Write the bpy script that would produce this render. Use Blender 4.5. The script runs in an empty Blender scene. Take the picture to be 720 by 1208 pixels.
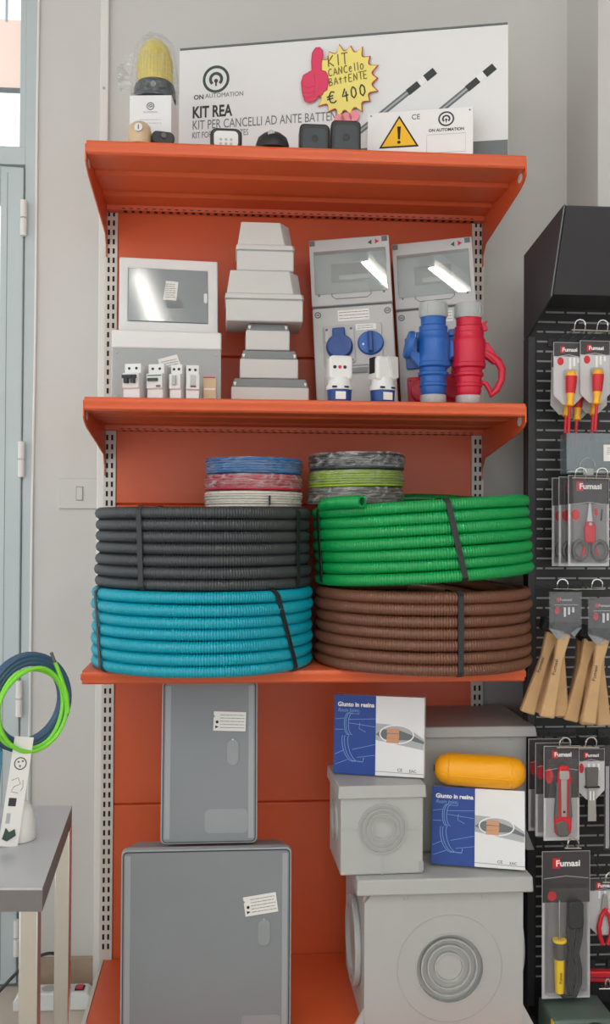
import bpy, bmesh, math, random
import numpy as np
from mathutils import Matrix, Vector
random.seed(7)
rng = np.random.default_rng(7)
S = bpy.context.scene
COL = S.collection
R = math.radians

# ------------------------------------------------------------------ camera
def look(loc, yaw, pitch, roll, fpx):
    c, s = math.cos(yaw), math.sin(yaw); cp, sp = math.cos(pitch), math.sin(pitch); cr, sr = math.cos(roll), math.sin(roll)
    r = Vector((c, -s, 0)); f0 = Vector((s, c, 0)); u0 = Vector((0, 0, 1))
    f = f0*cp + u0*sp; u = u0*cp - f0*sp
    r2 = r*cr + u*sr; u2 = -r*sr + u*cr
    cd = bpy.data.cameras.new('camera'); co = bpy.data.objects.new('camera', cd); COL.objects.link(co)
    co.matrix_world = Matrix(((r2.x, u2.x, -f.x, loc[0]), (r2.y, u2.y, -f.y, loc[1]), (r2.z, u2.z, -f.z, loc[2]), (0, 0, 0, 1)))
    cd.sensor_fit = 'HORIZONTAL'; cd.sensor_width = 36.0; cd.lens = fpx*36.0/720.0
    cd.clip_start = 0.05
    S.camera = co
look((0.3153, -2.6449, 1.2436), 0.0788, 0.0144, 0.0052, 1155.67)

# ------------------------------------------------------------------ world, exposure
W = bpy.data.worlds.new('world'); S.world = W; W.use_nodes = True
bg = W.node_tree.nodes['Background']
bg.inputs['Color'].default_value = (0.96, 0.985, 1.0, 1); bg.inputs['Strength'].default_value = 1.4
S.view_settings.view_transform = 'Standard'; S.view_settings.look = 'None'
S.view_settings.gamma = 1.0; S.view_settings.use_curve_mapping = False
S.view_settings.exposure = 0.0
LAMP = 62.0

# ------------------------------------------------------------------ materials
def lin(c):
    return tuple((x/12.92 if x <= 0.04045 else ((x+0.055)/1.055)**2.4) for x in (v/255.0 for v in c))
MATS = {}
def mat(name, rgb, rough=0.5, metal=0.0, var=0.06, scale=14.0, bump=0.0, bscale=200.0, spec=0.5, emit=0.0):
    m = bpy.data.materials.new(name); m.use_nodes = True
    nt = m.node_tree; b = nt.nodes['Principled BSDF']
    c = lin(rgb)
    b.inputs['Roughness'].default_value = rough; b.inputs['Metallic'].default_value = metal
    b.inputs['Specular IOR Level'].default_value = spec
    tc = nt.nodes.new('ShaderNodeTexCoord')
    n = nt.nodes.new('ShaderNodeTexNoise'); n.inputs['Scale'].default_value = scale; n.inputs['Detail'].default_value = 4
    nt.links.new(tc.outputs['Object'], n.inputs['Vector'])
    mx = nt.nodes.new('ShaderNodeMix'); mx.data_type = 'RGBA'
    mx.inputs['A'].default_value = tuple(max(0, x*(1-var)) for x in c)+(1,)
    mx.inputs['B'].default_value = tuple(min(1, x*(1+var)) for x in c)+(1,)
    nt.links.new(n.outputs['Fac'], mx.inputs['Factor']); nt.links.new(mx.outputs['Result'], b.inputs['Base Color'])
    if bump:
        n2 = nt.nodes.new('ShaderNodeTexNoise'); n2.inputs['Scale'].default_value = bscale
        nt.links.new(tc.outputs['Object'], n2.inputs['Vector'])
        bp = nt.nodes.new('ShaderNodeBump'); bp.inputs['Strength'].default_value = bump; bp.inputs['Distance'].default_value = 0.002
        nt.links.new(n2.outputs['Fac'], bp.inputs['Height']); nt.links.new(bp.outputs['Normal'], b.inputs['Normal'])
    if emit:
        b.inputs['Emission Color'].default_value = c+(1,); b.inputs['Emission Strength'].default_value = emit
    MATS[name] = m
    return m
def clear(name, tint, gloss, rough=0.05, milk=0.0, milkc=(230, 235, 235), crinkle=0.0, cscale=60.0, patch=0.0):
    """thin clear plastic or glass: see-through, shiny, optionally a little milky and crinkled"""
    m = bpy.data.materials.new(name); m.use_nodes = True; nt = m.node_tree
    for n in list(nt.nodes):
        if n.type != 'OUTPUT_MATERIAL': nt.nodes.remove(n)
    out = [n for n in nt.nodes if n.type == 'OUTPUT_MATERIAL'][0]
    tr = nt.nodes.new('ShaderNodeBsdfTransparent'); tr.inputs['Color'].default_value = lin(tint)+(1,)
    gl = nt.nodes.new('ShaderNodeBsdfGlossy'); gl.inputs['Roughness'].default_value = rough; gl.inputs['Color'].default_value = (1, 1, 1, 1)
    df = nt.nodes.new('ShaderNodeBsdfDiffuse'); df.inputs['Color'].default_value = lin(milkc)+(1,)
    m1 = nt.nodes.new('ShaderNodeMixShader'); m1.inputs['Fac'].default_value = milk
    if patch:
        tp_ = nt.nodes.new('ShaderNodeTexCoord'); np_ = nt.nodes.new('ShaderNodeTexNoise'); np_.inputs['Scale'].default_value = 22; np_.inputs['Detail'].default_value = 3; np_.inputs['Distortion'].default_value = 2.5
        mp_ = nt.nodes.new('ShaderNodeMapping'); mp_.inputs['Scale'].default_value = (0.8, 0.8, 2.2)
        nt.links.new(tp_.outputs['Object'], mp_.inputs['Vector']); nt.links.new(mp_.outputs['Vector'], np_.inputs['Vector'])
        rp_ = nt.nodes.new('ShaderNodeMapRange'); rp_.inputs['From Min'].default_value = 0.40; rp_.inputs['From Max'].default_value = 0.72; rp_.inputs['To Min'].default_value = milk*0.3; rp_.inputs['To Max'].default_value = patch
        nt.links.new(np_.outputs['Fac'], rp_.inputs['Value']); nt.links.new(rp_.outputs['Result'], m1.inputs['Fac'])
    nt.links.new(tr.outputs[0], m1.inputs[1]); nt.links.new(df.outputs[0], m1.inputs[2])
    lw = nt.nodes.new('ShaderNodeLayerWeight'); lw.inputs['Blend'].default_value = 0.25
    mr = nt.nodes.new('ShaderNodeMapRange'); mr.inputs['To Min'].default_value = gloss; mr.inputs['To Max'].default_value = min(1, gloss+0.55)
    pw_ = nt.nodes.new('ShaderNodeMath'); pw_.operation = 'POWER'; pw_.inputs[1].default_value = 4.0; lw.inputs['Blend'].default_value = 0.5
    nt.links.new(lw.outputs['Facing'], pw_.inputs[0]); nt.links.new(pw_.outputs[0], mr.inputs['Value'])
    m2 = nt.nodes.new('ShaderNodeMixShader')
    nt.links.new(mr.outputs['Result'], m2.inputs['Fac']); nt.links.new(m1.outputs[0], m2.inputs[1]); nt.links.new(gl.outputs[0], m2.inputs[2])
    if crinkle:
        tc = nt.nodes.new('ShaderNodeTexCoord'); n2 = nt.nodes.new('ShaderNodeTexNoise'); n2.inputs['Scale'].default_value = cscale
        n2.inputs['Detail'].default_value = 3; n2.inputs['Distortion'].default_value = 1.5
        nt.links.new(tc.outputs['Object'], n2.inputs['Vector'])
        bp = nt.nodes.new('ShaderNodeBump'); bp.inputs['Strength'].default_value = crinkle; bp.inputs['Distance'].default_value = 0.01
        nt.links.new(n2.outputs['Fac'], bp.inputs['Height'])
        nt.links.new(bp.outputs['Normal'], gl.inputs['Normal']); nt.links.new(bp.outputs['Normal'], lw.inputs['Normal'])
    nt.links.new(m2.outputs[0], out.inputs['Surface'])
    MATS[name] = m
    return m

mat('wall', (207, 206, 203), 0.9, var=0.04, scale=3, bump=0.15, bscale=90)
mat('ceiling', (225, 224, 220), 0.9, var=0.02)
mat('floor', (196, 184, 170), 0.45, var=0.12, scale=9, bump=0.05)
mat('grout', (150, 140, 128), 0.8)
mat('skirting', (170, 150, 128), 0.5, var=0.18, scale=22)
mat('aluminium', (186, 198, 200), 0.45, var=0.03)
mat('aluminium_dark', (120, 128, 130), 0.5)
mat('white_trim', (226, 224, 220), 0.5, var=0.03)
mat('switch_white', (204, 204, 200), 0.45, var=0.02)
mat('cable_white', (232, 230, 226), 0.5, var=0.03)
mat('orange', (216, 95, 52), 0.40, var=0.05, scale=6)
mat('slot_dark', (22, 20, 20), 0.8)
mat('upright', (214, 210, 202), 0.45, var=0.04)
mat('card_white', (232, 233, 234), 0.6, var=0.02)
mat('card_grey', (112, 120, 124), 0.6)
mat('card_brown', (150, 120, 88), 0.8)
mat('print_dark', (52, 58, 58), 0.6)
mat('print_mid', (105, 112, 114), 0.6)
mat('print_light', (176, 180, 182), 0.6)
mat('print_black', (22, 22, 24), 0.6)
mat('print_white', (240, 240, 240), 0.6)
mat('logo_green', (58, 78, 70), 0.6)
mat('star_yellow', (244, 230, 128), 0.6, var=0.04)
mat('star_edge', (188, 62, 70), 0.6)
mat('hand_pink', (226, 62, 104), 0.6, var=0.05)
mat('hand_pale', (240, 150, 160), 0.6)
mat('ink', (92, 78, 40), 0.6)
mat('ink_dark', (50, 44, 36), 0.6)
mat('warning_yellow', (248, 196, 40), 0.55)
mat('amber', (220, 202, 96), 0.3, var=0.08)
mat('black_plastic', (30, 32, 34), 0.4, var=0.1)
mat('dark_slate', (44, 56, 62), 0.4, var=0.08)
mat('beige', (206, 180, 146), 0.4, var=0.05)
mat('box_grey', (200, 201, 198), 0.5, var=0.03)
mat('box_white', (226, 227, 226), 0.45, var=0.03)
mat('lid_grey', (120, 126, 128), 0.45)
mat('smoked', (128, 138, 141), 0.10, var=0.08, spec=0.7)
mat('inner_grey', (186, 193, 194), 0.5, var=0.06)
mat('enclosure', (188, 190, 190), 0.48, var=0.03)
mat('enclosure_dark', (98, 103, 105), 0.5)
mat('cee_blue', (28, 92, 172), 0.4, var=0.06)
mat('cee_blue_dark', (26, 70, 140), 0.4)
mat('cee_red', (198, 24, 56), 0.4, var=0.06)
mat('gland_grey', (172, 176, 176), 0.45)
mat('tube_black', (58, 63, 66), 0.27, var=0.1)
mat('tube_teal', (0, 156, 178), 0.28, var=0.06)
mat('tube_green', (8, 152, 76), 0.28, var=0.06)
mat('tube_brown', (112, 72, 54), 0.28, var=0.08)
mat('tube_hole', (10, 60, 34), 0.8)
mat('strap', (34, 36, 38), 0.45)
mat('wire_blue', (34, 108, 172), 0.4, var=0.15, scale=40)
mat('wire_red', (190, 34, 62), 0.4, var=0.15, scale=40)
mat('wire_white', (226, 220, 208), 0.45, var=0.06, scale=40)
mat('wire_black', (56, 60, 62), 0.4, var=0.15, scale=40)
mat('wire_green', (148, 178, 52), 0.4, var=0.3, scale=40)
mat('wire_grey', (104, 98, 90), 0.4, var=0.15, scale=40)
mat('cabinet_grey', (132, 138, 142), 0.5, var=0.05, scale=8)
mat('cabinet_edge', (158, 164, 168), 0.5, var=0.03)
mat('cabinet_seal', (58, 62, 64), 0.6)
mat('latch', (146, 152, 154), 0.45)
mat('paper', (236, 234, 230), 0.7, var=0.02)
mat('well_grey', (180, 182, 180), 0.5, var=0.04)
mat('well_shade', (168, 170, 169), 0.5, var=0.04)
mat('joint_blue', (20, 62, 142), 0.5, var=0.05)
mat('joint_line', (120, 158, 212), 0.5)
mat('copper', (206, 150, 112), 0.5)
mat('capsule', (250, 172, 16), 0.4, var=0.04)
mat('stand_black', (52, 53, 57), 0.5, var=0.08)
mat('peg_black', (30, 31, 33), 0.5, var=0.08)
mat('peg_slot', (150, 152, 152), 0.4)
mat('chrome', (215, 215, 210), 0.18, metal=1.0, var=0.02)
mat('pack_dark', (64, 60, 62), 0.5)
mat('pack_light', (198, 198, 200), 0.5, var=0.04)
mat('tool_red', (204, 30, 44), 0.4)
mat('tool_yellow', (246, 180, 44), 0.4)
mat('tool_grey', (96, 94, 92), 0.45)
mat('steel', (180, 180, 178), 0.3, metal=0.9)
mat('wood', (202, 164, 118), 0.6, var=0.14, scale=18)
mat('bristle', (34, 34, 36), 0.8, var=0.2, scale=120)
mat('solder_yellow', (236, 198, 48), 0.4)
mat('cord', (50, 52, 54), 0.5)
mat('pack_green', (86, 104, 96), 0.4, var=0.1)
mat('table_top', (186, 187, 191), 0.22, var=0.04)
mat('table_edge', (112, 108, 108), 0.5, var=0.05)
mat('hose_blue', (62, 92, 122), 0.45, var=0.08)
mat('hose_green', (130, 220, 60), 0.4, var=0.06)
mat('pack_blue', (60, 122, 152), 0.5, var=0.3, scale=18)
mat('strip_white', (222, 226, 226), 0.4, var=0.02)
mat('switch_red', (206, 40, 66), 0.35)
mat('lamp_glow', (255, 250, 242), 0.5, emit=LAMP)
mat('street', (210, 210, 208), 0.9)
m = mat('awning_cloth', (253, 212, 188), 0.9, var=0.03)
nt_ = m.node_tree; tl_ = nt_.nodes.new('ShaderNodeBsdfTranslucent'); tl_.inputs['Color'].default_value = lin((255, 228, 214))+(1,)
mx_ = nt_.nodes.new('ShaderNodeMixShader'); mx_.inputs['Fac'].default_value = 0.9; ou_ = [n for n in nt_.nodes if n.type == 'OUTPUT_MATERIAL'][0]
nt_.links.new(nt_.nodes['Principled BSDF'].outputs[0], mx_.inputs[1]); nt_.links.new(tl_.outputs[0], mx_.inputs[2]); nt_.links.new(mx_.outputs[0], ou_.inputs['Surface'])
clear('pane', (252, 252, 252), 0.04)
clear('cover', (236, 240, 240), 0.07, rough=0.02, milk=0.22, milkc=(205, 212, 214))
clear('cover_milky', (214, 220, 222), 0.05, rough=0.06, milk=0.60, milkc=(206, 210, 210))
clear('wrap', (250, 250, 250), 0.03, rough=0.12, milk=0.05, crinkle=0.9, cscale=46, patch=0.22)
clear('wrap_dense', (246, 246, 246), 0.05, rough=0.15, milk=0.10, crinkle=1.0, cscale=34, patch=0.42)
clear('blister', (246, 246, 247), 0.03, rough=0.06, milk=0.02, crinkle=0.2, cscale=30)
clear('organizer', (222, 228, 230), 0.06, rough=0.1, milk=0.14, milkc=(190, 202, 206))
clear('tint_grey', (176, 182, 186), 0.05, rough=0.1, milk=0.1)

# ------------------------------------------------------------------ mesh helpers
class MB:
    def __init__(self): self.v = []; self.f = []
    def _add(self, vs, fs, M=None):
        o = len(self.v)
        if M is not None: vs = [tuple(M @ Vector(p)) for p in vs]
        self.v += [tuple(p) for p in vs]; self.f += [tuple(i+o for i in f) for f in fs]
        return self
    def box(self, x0, x1, y0, y1, z0, z1, M=None):
        return self.frustum((x0, x1, y0, y1), z0, (x0, x1, y0, y1), z1, M)
    def frustum(self, a, z0, b, z1, M=None):
        vs = [(a[0], a[2], z0), (a[1], a[2], z0), (a[1], a[3], z0), (a[0], a[3], z0), (b[0], b[2], z1), (b[1], b[2], z1), (b[1], b[3], z1), (b[0], b[3], z1)]
        return self._add(vs, [(3, 2, 1, 0), (4, 5, 6, 7), (0, 1, 5, 4), (1, 2, 6, 5), (2, 3, 7, 6), (3, 0, 4, 7)], M)
    def prism(self, poly, a, b, axis='y', M=None):
        n = len(poly)
        mk = {'y': lambda p, t: (p[0], t, p[1]), 'x': lambda p, t: (t, p[0], p[1]), 'z': lambda p, t: (p[0], p[1], t)}[axis]
        vs = [mk(p, a) for p in poly]+[mk(p, b) for p in poly]
        fs = [tuple(range(n)), tuple(range(2*n-1, n-1, -1))]+[(i, i+n, (i+1) % n+n, (i+1) % n) for i in range(n)]
        return self._add(vs, fs, M)
    def lathe(self, prof, axis='z', c=(0, 0, 0), n=24, M=None, close=False):
        vs = []; m = len(prof)
        for i in range(n):
            t = 2*math.pi*i/n; ct, st = math.cos(t), math.sin(t)
            for r, h in prof:
                p = {'z': (r*ct, r*st, h), 'y': (r*ct, h, r*st), 'x': (h, r*ct, r*st)}[axis]
                vs.append((p[0]+c[0], p[1]+c[1], p[2]+c[2]))
        fs = []
        for i in range(n):
            j = (i+1) % n
            for k in range(m if close else m-1):
                k2 = (k+1) % m
                fs.append((i*m+k, j*m+k, j*m+k2, i*m+k2))
        if not close:
            if prof[0][0] > 1e-6: fs.append(tuple(i*m for i in range(n)))
            if prof[-1][0] > 1e-6: fs.append(tuple(i*m+m-1 for i in range(n))[::-1])
        return self._add(vs, fs, M)
    def frame(self, o, i, y0, y1):
        """rectangular frame: outer and inner (x0, x1, z0, z1), extruded y0..y1"""
        q = lambda r, y: [(r[0], y, r[2]), (r[1], y, r[2]), (r[1], y, r[3]), (r[0], y, r[3])]
        vs = q(o, y0)+q(i, y0)+q(o, y1)+q(i, y1); fs = []
        for k in range(4):
            j = (k+1) % 4
            fs += [(k, j, 4+j, 4+k), (8+k, 12+k, 12+j, 8+j), (k, 8+k, 8+j, j), (4+k, 4+j, 12+j, 12+k)]
        return self._add(vs, fs)
    def loft(self, p0, z0, p1, z1):
        n = len(p0); vs = [(x, y, z0) for x, y in p0]+[(x, y, z1) for x, y in p1]
        return self._add(vs, [tuple(range(n))[::-1], tuple(range(n, 2*n))]+[(i, (i+1) % n, n+(i+1) % n, n+i) for i in range(n)])
    def ring(self, c, r0, r1, y0, y1, n=40, M=None):
        return self.lathe([(r0, y0), (r1, y0), (r1, y1), (r0, y1)], 'y', c, n, M, close=True)
    def tube(self, pts, r, n=8, closed=False, M=None):
        pts = [Vector(p) for p in pts]; N = len(pts); vs = []
        up = None
        for i in range(N):
            if closed: t = pts[(i+1) % N]-pts[i-1]
            else: t = pts[min(i+1, N-1)]-pts[max(i-1, 0)]
            t.normalize()
            if up is None:
                up = t.cross(Vector((0, 0, 1)))
                if up.length < 1e-3: up = t.cross(Vector((0, 1, 0)))
            up = (up-t*up.dot(t)).normalized(); w = t.cross(up)
            rr = r[i] if isinstance(r, (list, tuple)) else r
            for k in range(n):
                a = 2*math.pi*k/n; vs.append(pts[i]+up*(rr*math.cos(a))+w*(rr*math.sin(a)))
        fs = []
        for i in range(N if closed else N-1):
            j = (i+1) % N
            for k in range(n): fs.append((i*n+k, i*n+(k+1) % n, j*n+(k+1) % n, j*n+k))
        if not closed: fs += [tuple(range(n))[::-1], tuple(range((N-1)*n, N*n))]
        return self._add(vs, fs, M)
    def build(self, name, m, parent=None, smooth=False, bevel=0.0, seg=2, label=None, stuff=False):
        me = bpy.data.meshes.new(name); me.from_pydata(self.v, [], self.f)
        b = bmesh.new(); b.from_mesh(me); bmesh.ops.remove_doubles(b, verts=b.verts, dist=1e-7)
        bmesh.ops.recalc_face_normals(b, faces=b.faces); b.to_mesh(me); b.free()
        return link(name, me, m, parent, smooth, bevel, seg, label, stuff)
def link(name, me, m, parent=None, smooth=False, bevel=0.0, seg=2, label=None, stuff=False):
    me.materials.append(MATS[m] if isinstance(m, str) else m)
    o = bpy.data.objects.new(name, me); COL.objects.link(o)
    if parent is not None: o.parent = parent
    if smooth:
        me.polygons.foreach_set('use_smooth', [True]*len(me.polygons)); me.set_sharp_from_angle(angle=R(38))
    if bevel:
        bv = o.modifiers.new('bevel', 'BEVEL'); bv.width = bevel; bv.segments = seg; bv.limit_method = 'ANGLE'; bv.angle_limit = R(40)
    if label: o['label'] = label
    if stuff: o['kind'] = 'stuff'
    return o
def thing(name, label, cat, loc=(0, 0, 0), rot=(0, 0, 0), group=None):
    o = bpy.data.objects.new(name, None); COL.objects.link(o); o.empty_display_size = 0.02
    o.location = loc; o.rotation_euler = tuple(R(a) for a in rot)
    o['label'] = label; o['category'] = cat
    if group: o['group'] = group
    return o
def tag(o, label, cat, group=None):
    o['label'] = label; o['category'] = cat
    if group: o['group'] = group
    return o
def struct(o):
    o['kind'] = 'structure'; return o
def box(name, m, parent, x0, x1, y0, y1, z0, z1, bevel=0.0, seg=2, label=None):
    return MB().box(x0, x1, y0, y1, z0, z1).build(name, m, parent, bevel=bevel, seg=seg, label=label, smooth=bool(bevel))
def rrect(x0, x1, z0, z1, r, n=5):
    p = []
    for cx, cz, a0 in ((x1-r, z0+r, -90), (x1-r, z1-r, 0), (x0+r, z1-r, 90), (x0+r, z0+r, 180)):
        for i in range(n+1):
            a = R(a0+90*i/n); p.append((cx+r*math.cos(a), cz+r*math.sin(a)))
    return p
def circ(cx, cz, r, n=24, rz=None):
    rz = rz or r
    return [(cx+r*math.cos(2*math.pi*i/n), cz+rz*math.sin(2*math.pi*i/n)) for i in range(n)]
PR = 0.0005   # thickness of printed layers
def flat(name, m, parent, poly, y=0.0, lift=PR, label=None):
    """a print on a surface that faces -y at depth y"""
    return MB().prism(poly, y-lift, y+0.0001).build(name, m, parent, label=label)
def txt(s, m, parent, x, z, size, y=0.0, width=None, bold=0.0, shear=0.0, rotz=0.0, name='lettering', align='LEFT', lift=PR):
    cu = bpy.data.curves.new('t', 'FONT'); cu.body = s; cu.size = size; cu.offset = bold; cu.shear = shear; cu.align_x = align
    cu.resolution_u = 3; cu.extrude = lift/2
    o = bpy.data.objects.new('t', cu); me = bpy.data.meshes.new_from_object(o)
    bpy.data.objects.remove(o); bpy.data.curves.remove(cu)
    xs = [v.co.x for v in me.vertices]; sx = 1.0
    if width: sx = width/max(1e-6, max(xs)-min(xs))
    a = R(rotz)
    for v in me.vertices:
        X, Z = v.co.x*sx, v.co.y
        v.co = (x+X*math.cos(a)-Z*math.sin(a), y-lift/2+v.co.z*-1.0, z+X*math.sin(a)+Z*math.cos(a))
    me.update(); me.name = name
    return link(name, me, m, parent)
def pts_line(a, b, n): return [tuple(a[k]+(b[k]-a[k])*i/n for k in range(len(a))) for i in range(n+1)]
def ribbon(mb, pts, w, y, lift=PR, closed=False):
    """a drawn stroke of width w on a surface facing -y"""
    P = [Vector((p[0], 0, p[1])) for p in pts]; N = len(P); L = []; Rr = []
    for i in range(N):
        t = (P[(i+1) % N]-P[i-1]) if closed else (P[min(i+1, N-1)]-P[max(i-1, 0)])
        t.normalize(); nrm = Vector((-t.z, 0, t.x))
        L.append(P[i]+nrm*w/2); Rr.append(P[i]-nrm*w/2)
    vs = [(p.x, y-lift, p.z) for p in L]+[(p.x, y-lift, p.z) for p in Rr]
    fs = [(i, (i+1) % N, N+(i+1) % N, N+i) for i in range(N if closed else N-1)]
    mb._add(vs, fs); return mb
def logo(parent, cx, cz, r, y=0.0, m='logo_green'):
    MB().ring((cx, 0, cz), r*0.80, r, y-PR, y+0.0001, 36).build('emblem_ring', m, parent)
    mb = MB(); ribbon(mb, [(cx+r*0.42*math.cos(R(a)), cz+r*0.42*math.sin(R(a))) for a in range(-50, 231, 20)], r*0.22, y)
    mb.prism(circ(cx, cz-r*0.12, r*0.15, 12), y-PR, y+0.0001); mb.box(cx-r*0.06, cx+r*0.06, y-PR, y, cz-r*0.5, cz-r*0.1)
    mb.build('emblem_mark', m, parent)
def lines(name, m, parent, x0, x1, z0, z1, rows, y, w=0.0012, rot=None):
    """rows of unreadable fine print"""
    mb = MB()
    for i in range(rows):
        z = z1-(z1-z0)*(i+0.5)/rows; x = x0
        while x < x1-0.002:
            L = random.uniform(0.003, 0.012); xe = min(x1, x+L)
            mb.box(x, xe, y-PR, y+0.0001, z-w/2, z+w/2); x = xe+0.0012
    return mb.build(name, m, parent, stuff=True)

# ------------------------------------------------------------------ the setting
WY = 0.07                                   # front face of the back wall
CEIL = 3.15
mb = MB()
mb.box(-0.211, 1.275, WY, WY+0.2, 0, CEIL); mb.box(1.275, 4.2, WY, WY+0.2, 0, CEIL); mb.box(-2.6, -1.2, WY, WY+0.2, 0, CEIL)
struct(mb.build('wall_back', 'wall'))
struct(box('wall_pillar', 'wall', None, 1.275, 1.90, -0.165, WY, 0, CEIL))
struct(box('wall_right', 'wall', None, 4.2, 4.35, -6.0, WY, 0, CEIL))
struct(box('ceiling', 'ceiling', None, -2.6, 4.2, -6.0, WY+0.2, CEIL, CEIL+0.1))
fl = struct(box('floor', 'grout', None, -2.6, 4.2, -6.0, WY+0.2, -0.05, -0.004))
tile = MB().box(0.002, 0.398, 0.002, 0.398, -0.004, 0.0).v
tm = None
for i in range(-2, 4):
    for j in range(-3, 1):
        if tm is None:
            o = box('tile', 'floor', fl, 0.0015, 0.3985, 0.0015, 0.3985, -0.0045, 0.0, bevel=0.001, seg=1); tm = o.data
        else:
            o = bpy.data.objects.new('tile', tm); COL.objects.link(o); o.parent = fl
        o.location = (i*0.4-0.33, j*0.4-0.33, 0)
mb = MB()
for i in range(-7, 12):
    for j in range(-14, 1):
        if -2 <= i < 4 and -3 <= j < 1: continue
        x = i*0.4-0.33; y = j*0.4-0.33
        if x < -2.6 or x+0.4 > 4.2 or y < -6: continue
        mb.box(x+0.0015, x+0.3985, y+0.0015, y+0.3985, -0.0045, 0.0)
mb.build('far_tiles', 'floor', fl, stuff=True)
bb = struct(box('baseboard_back', 'skirting', None, -0.211, 1.275, WY-0.012, WY, 0.0, 0.075, bevel=0.002))
t1 = struct(box('trim_1', 'white_trim', None, -0.041, -0.018, WY-0.014, WY, 0.0, CEIL, bevel=0.003))
MB().lathe([(0.0, -0.002), (0.004, -0.0015), (0.004, 0.0)], 'y', (-0.030, WY-0.014, 2.44), 12).build('screw', 'gland_grey', t1)

# door at the left end of the back wall, glazed above
d1 = struct(bpy.data.objects.new('door_1', None)); COL.objects.link(d1); d1.location = (-0.211, WY, 0)
mb = MB()
mb.box(-0.030, 0.0, -0.006, 0.06, 0, CEIL); mb.box(-0.99, -0.94, -0.006, 0.06, 0, CEIL)
mb.build('door_frame', 'aluminium', d1, bevel=0.002)
box('transom_bar', 'aluminium', d1, -0.94, -0.030, -0.004, 0.05, 2.225, 2.275, bevel=0.002)
lf = MB(); lf.box(-0.094, -0.033, -0.012, 0.035, 0.01, 2.215); lf.box(-0.935, -0.865, -0.012, 0.035, 0.01, 2.215)
lf.box(-0.865, -0.094, -0.012, 0.035, 2.12, 2.215); lf.box(-0.865, -0.094, -0.012, 0.035, 0.01, 0.16)
leaf = lf.build('door_leaf', 'aluminium', d1, bevel=0.003)
box('door_rebate', 'aluminium_dark', d1, -0.0345, -0.0305, -0.004, 0.03, 0.01, 2.215)
box('glass_pane', 'pane', d1, -0.865, -0.094, 0.010, 0.016, 0.16, 2.12)
box('bead', 'aluminium_dark', d1, -0.076, -0.0745, -0.0125, -0.010, 0.02, 2.20)
for z in (2.075, 1.420, 0.775, 0.135):
    h = MB(); h.lathe([(0.0, -0.048), (0.009, -0.048), (0.009, -0.002), (0.0, -0.002)], 'z', (-0.031, -0.018, z), 14)
    h.lathe([(0.0, 0.002), (0.009, 0.002), (0.009, 0.048), (0.0, 0.048)], 'z', (-0.031, -0.018, z), 14)
    h.box(-0.036, -0.026, -0.018, 0.0, z-0.045, z+0.045); h.build('hinge', 'white_trim', d1, smooth=True)
w1 = struct(bpy.data.objects.new('window_1', None)); COL.objects.link(w1); w1.location = (-0.211, WY, 0)
mb = MB(); mb.box(-0.047, -0.030, -0.002, 0.04, 2.275, CEIL); mb.box(-0.94, -0.9, -0.002, 0.04, 2.275, CEIL); mb.box(-0.9, -0.047, -0.002, 0.04, 3.05, CEIL)
mb.build('window_frame', 'aluminium', w1, bevel=0.002)
box('glass_pane', 'pane', w1, -0.9, -0.047, 0.012, 0.018, 2.275, 3.05)
# the street outside: paving and a folded peach sun blind above the door
struct(box('ground_street', 'street', None, -8, 8, WY+0.2, 9, -0.2, -0.05))
aw = thing('sun_blind', 'peach fabric sun blind hanging outside the window above the door', 'awning', (-0.75, 0.75, 2.735))
mb = MB()
np2 = 24
for i in range(np2+1):
    x = -0.75+1.17*i/np2
    for j in range(7): mb.v.append((x, 0.006+0.004*math.sin(i*0.9)+0.003*math.sin(j*1.3), 0.24*j/6))
for i in range(np2):
    for j in range(6): mb.f.append((i*7+j, i*7+j+1, (i+1)*7+j+1, (i+1)*7+j))
mb.build('fabric', 'awning_cloth', aw, smooth=True)
box('bottom_bar', 'aluminium_dark', aw, -0.75, 0.42, -0.004, 0.016, -0.012, 0.0, bevel=0.002)
box('roller_tube', 'aluminium_dark', aw, -0.75, 0.42, -0.03, 0.03, 0.335, 0.352, bevel=0.006)
mb = MB()
for x in (-0.6, 0.3): mb.box(x-0.004, x+0.004, 0.002, 0.008, 0.23, 0.34)
mb.build('hanger', 'aluminium', aw)
mb = MB(); mb.box(-0.80, -0.77, 0.0, 0.05, -2.93, 0.40); mb.box(0.40, 0.43, 0.03, 0.06, -2.93, 0.40)
mb.build('post', 'aluminium_dark', aw)

# ceiling tube lights, some of them added as fill
def tube_lamp(loc, rz, label):
    t = thing('tube_light', label, 'ceiling light', loc, (0, 0, rz), 'fluorescent tube lights on the ceiling')
    box('housing', 'white_trim', t, -0.64, 0.64, -0.05, 0.05, -0.05, 0.0, bevel=0.008)
    for y in (0.0,):
        MB().lathe([(0.0, -0.60), (0.013, -0.60), (0.013, 0.60), (0.0, 0.60)], 'x', (0, y, -0.068), 14).build('tube', 'lamp_glow', t, smooth=True)
    for x in (-0.615, 0.615): box('lamp_holder', 'white_trim', t, x-0.014, x+0.014, -0.04, 0.04, -0.09, -0.05, bevel=0.004)
tube_lamp((0.40, -2.75, CEIL), -74.3, 'single fluorescent tube light on the ceiling facing the orange shelves')
tube_lamp((-1.10, -2.70, CEIL), -74.3, 'single fluorescent tube light on the ceiling over the side table')
tube_lamp((1.18, -2.60, CEIL), -74.3, 'unseen fill tube light added on the ceiling before the black tool stand')  # out of view, added here to brighten the wall between shelves and stand
for x_, lab_ in ((-1.05, 'unseen fill tube light added in the far ceiling row by the shopfront'), (0.45, 'unseen fill tube light added in the middle of the far ceiling row'), (1.20, 'unseen fill tube light added in the far ceiling row by the side wall')): tube_lamp((x_, -4.70, CEIL), -74.3, lab_)  # unseen back row, added to send frontal light under the shelves

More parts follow.
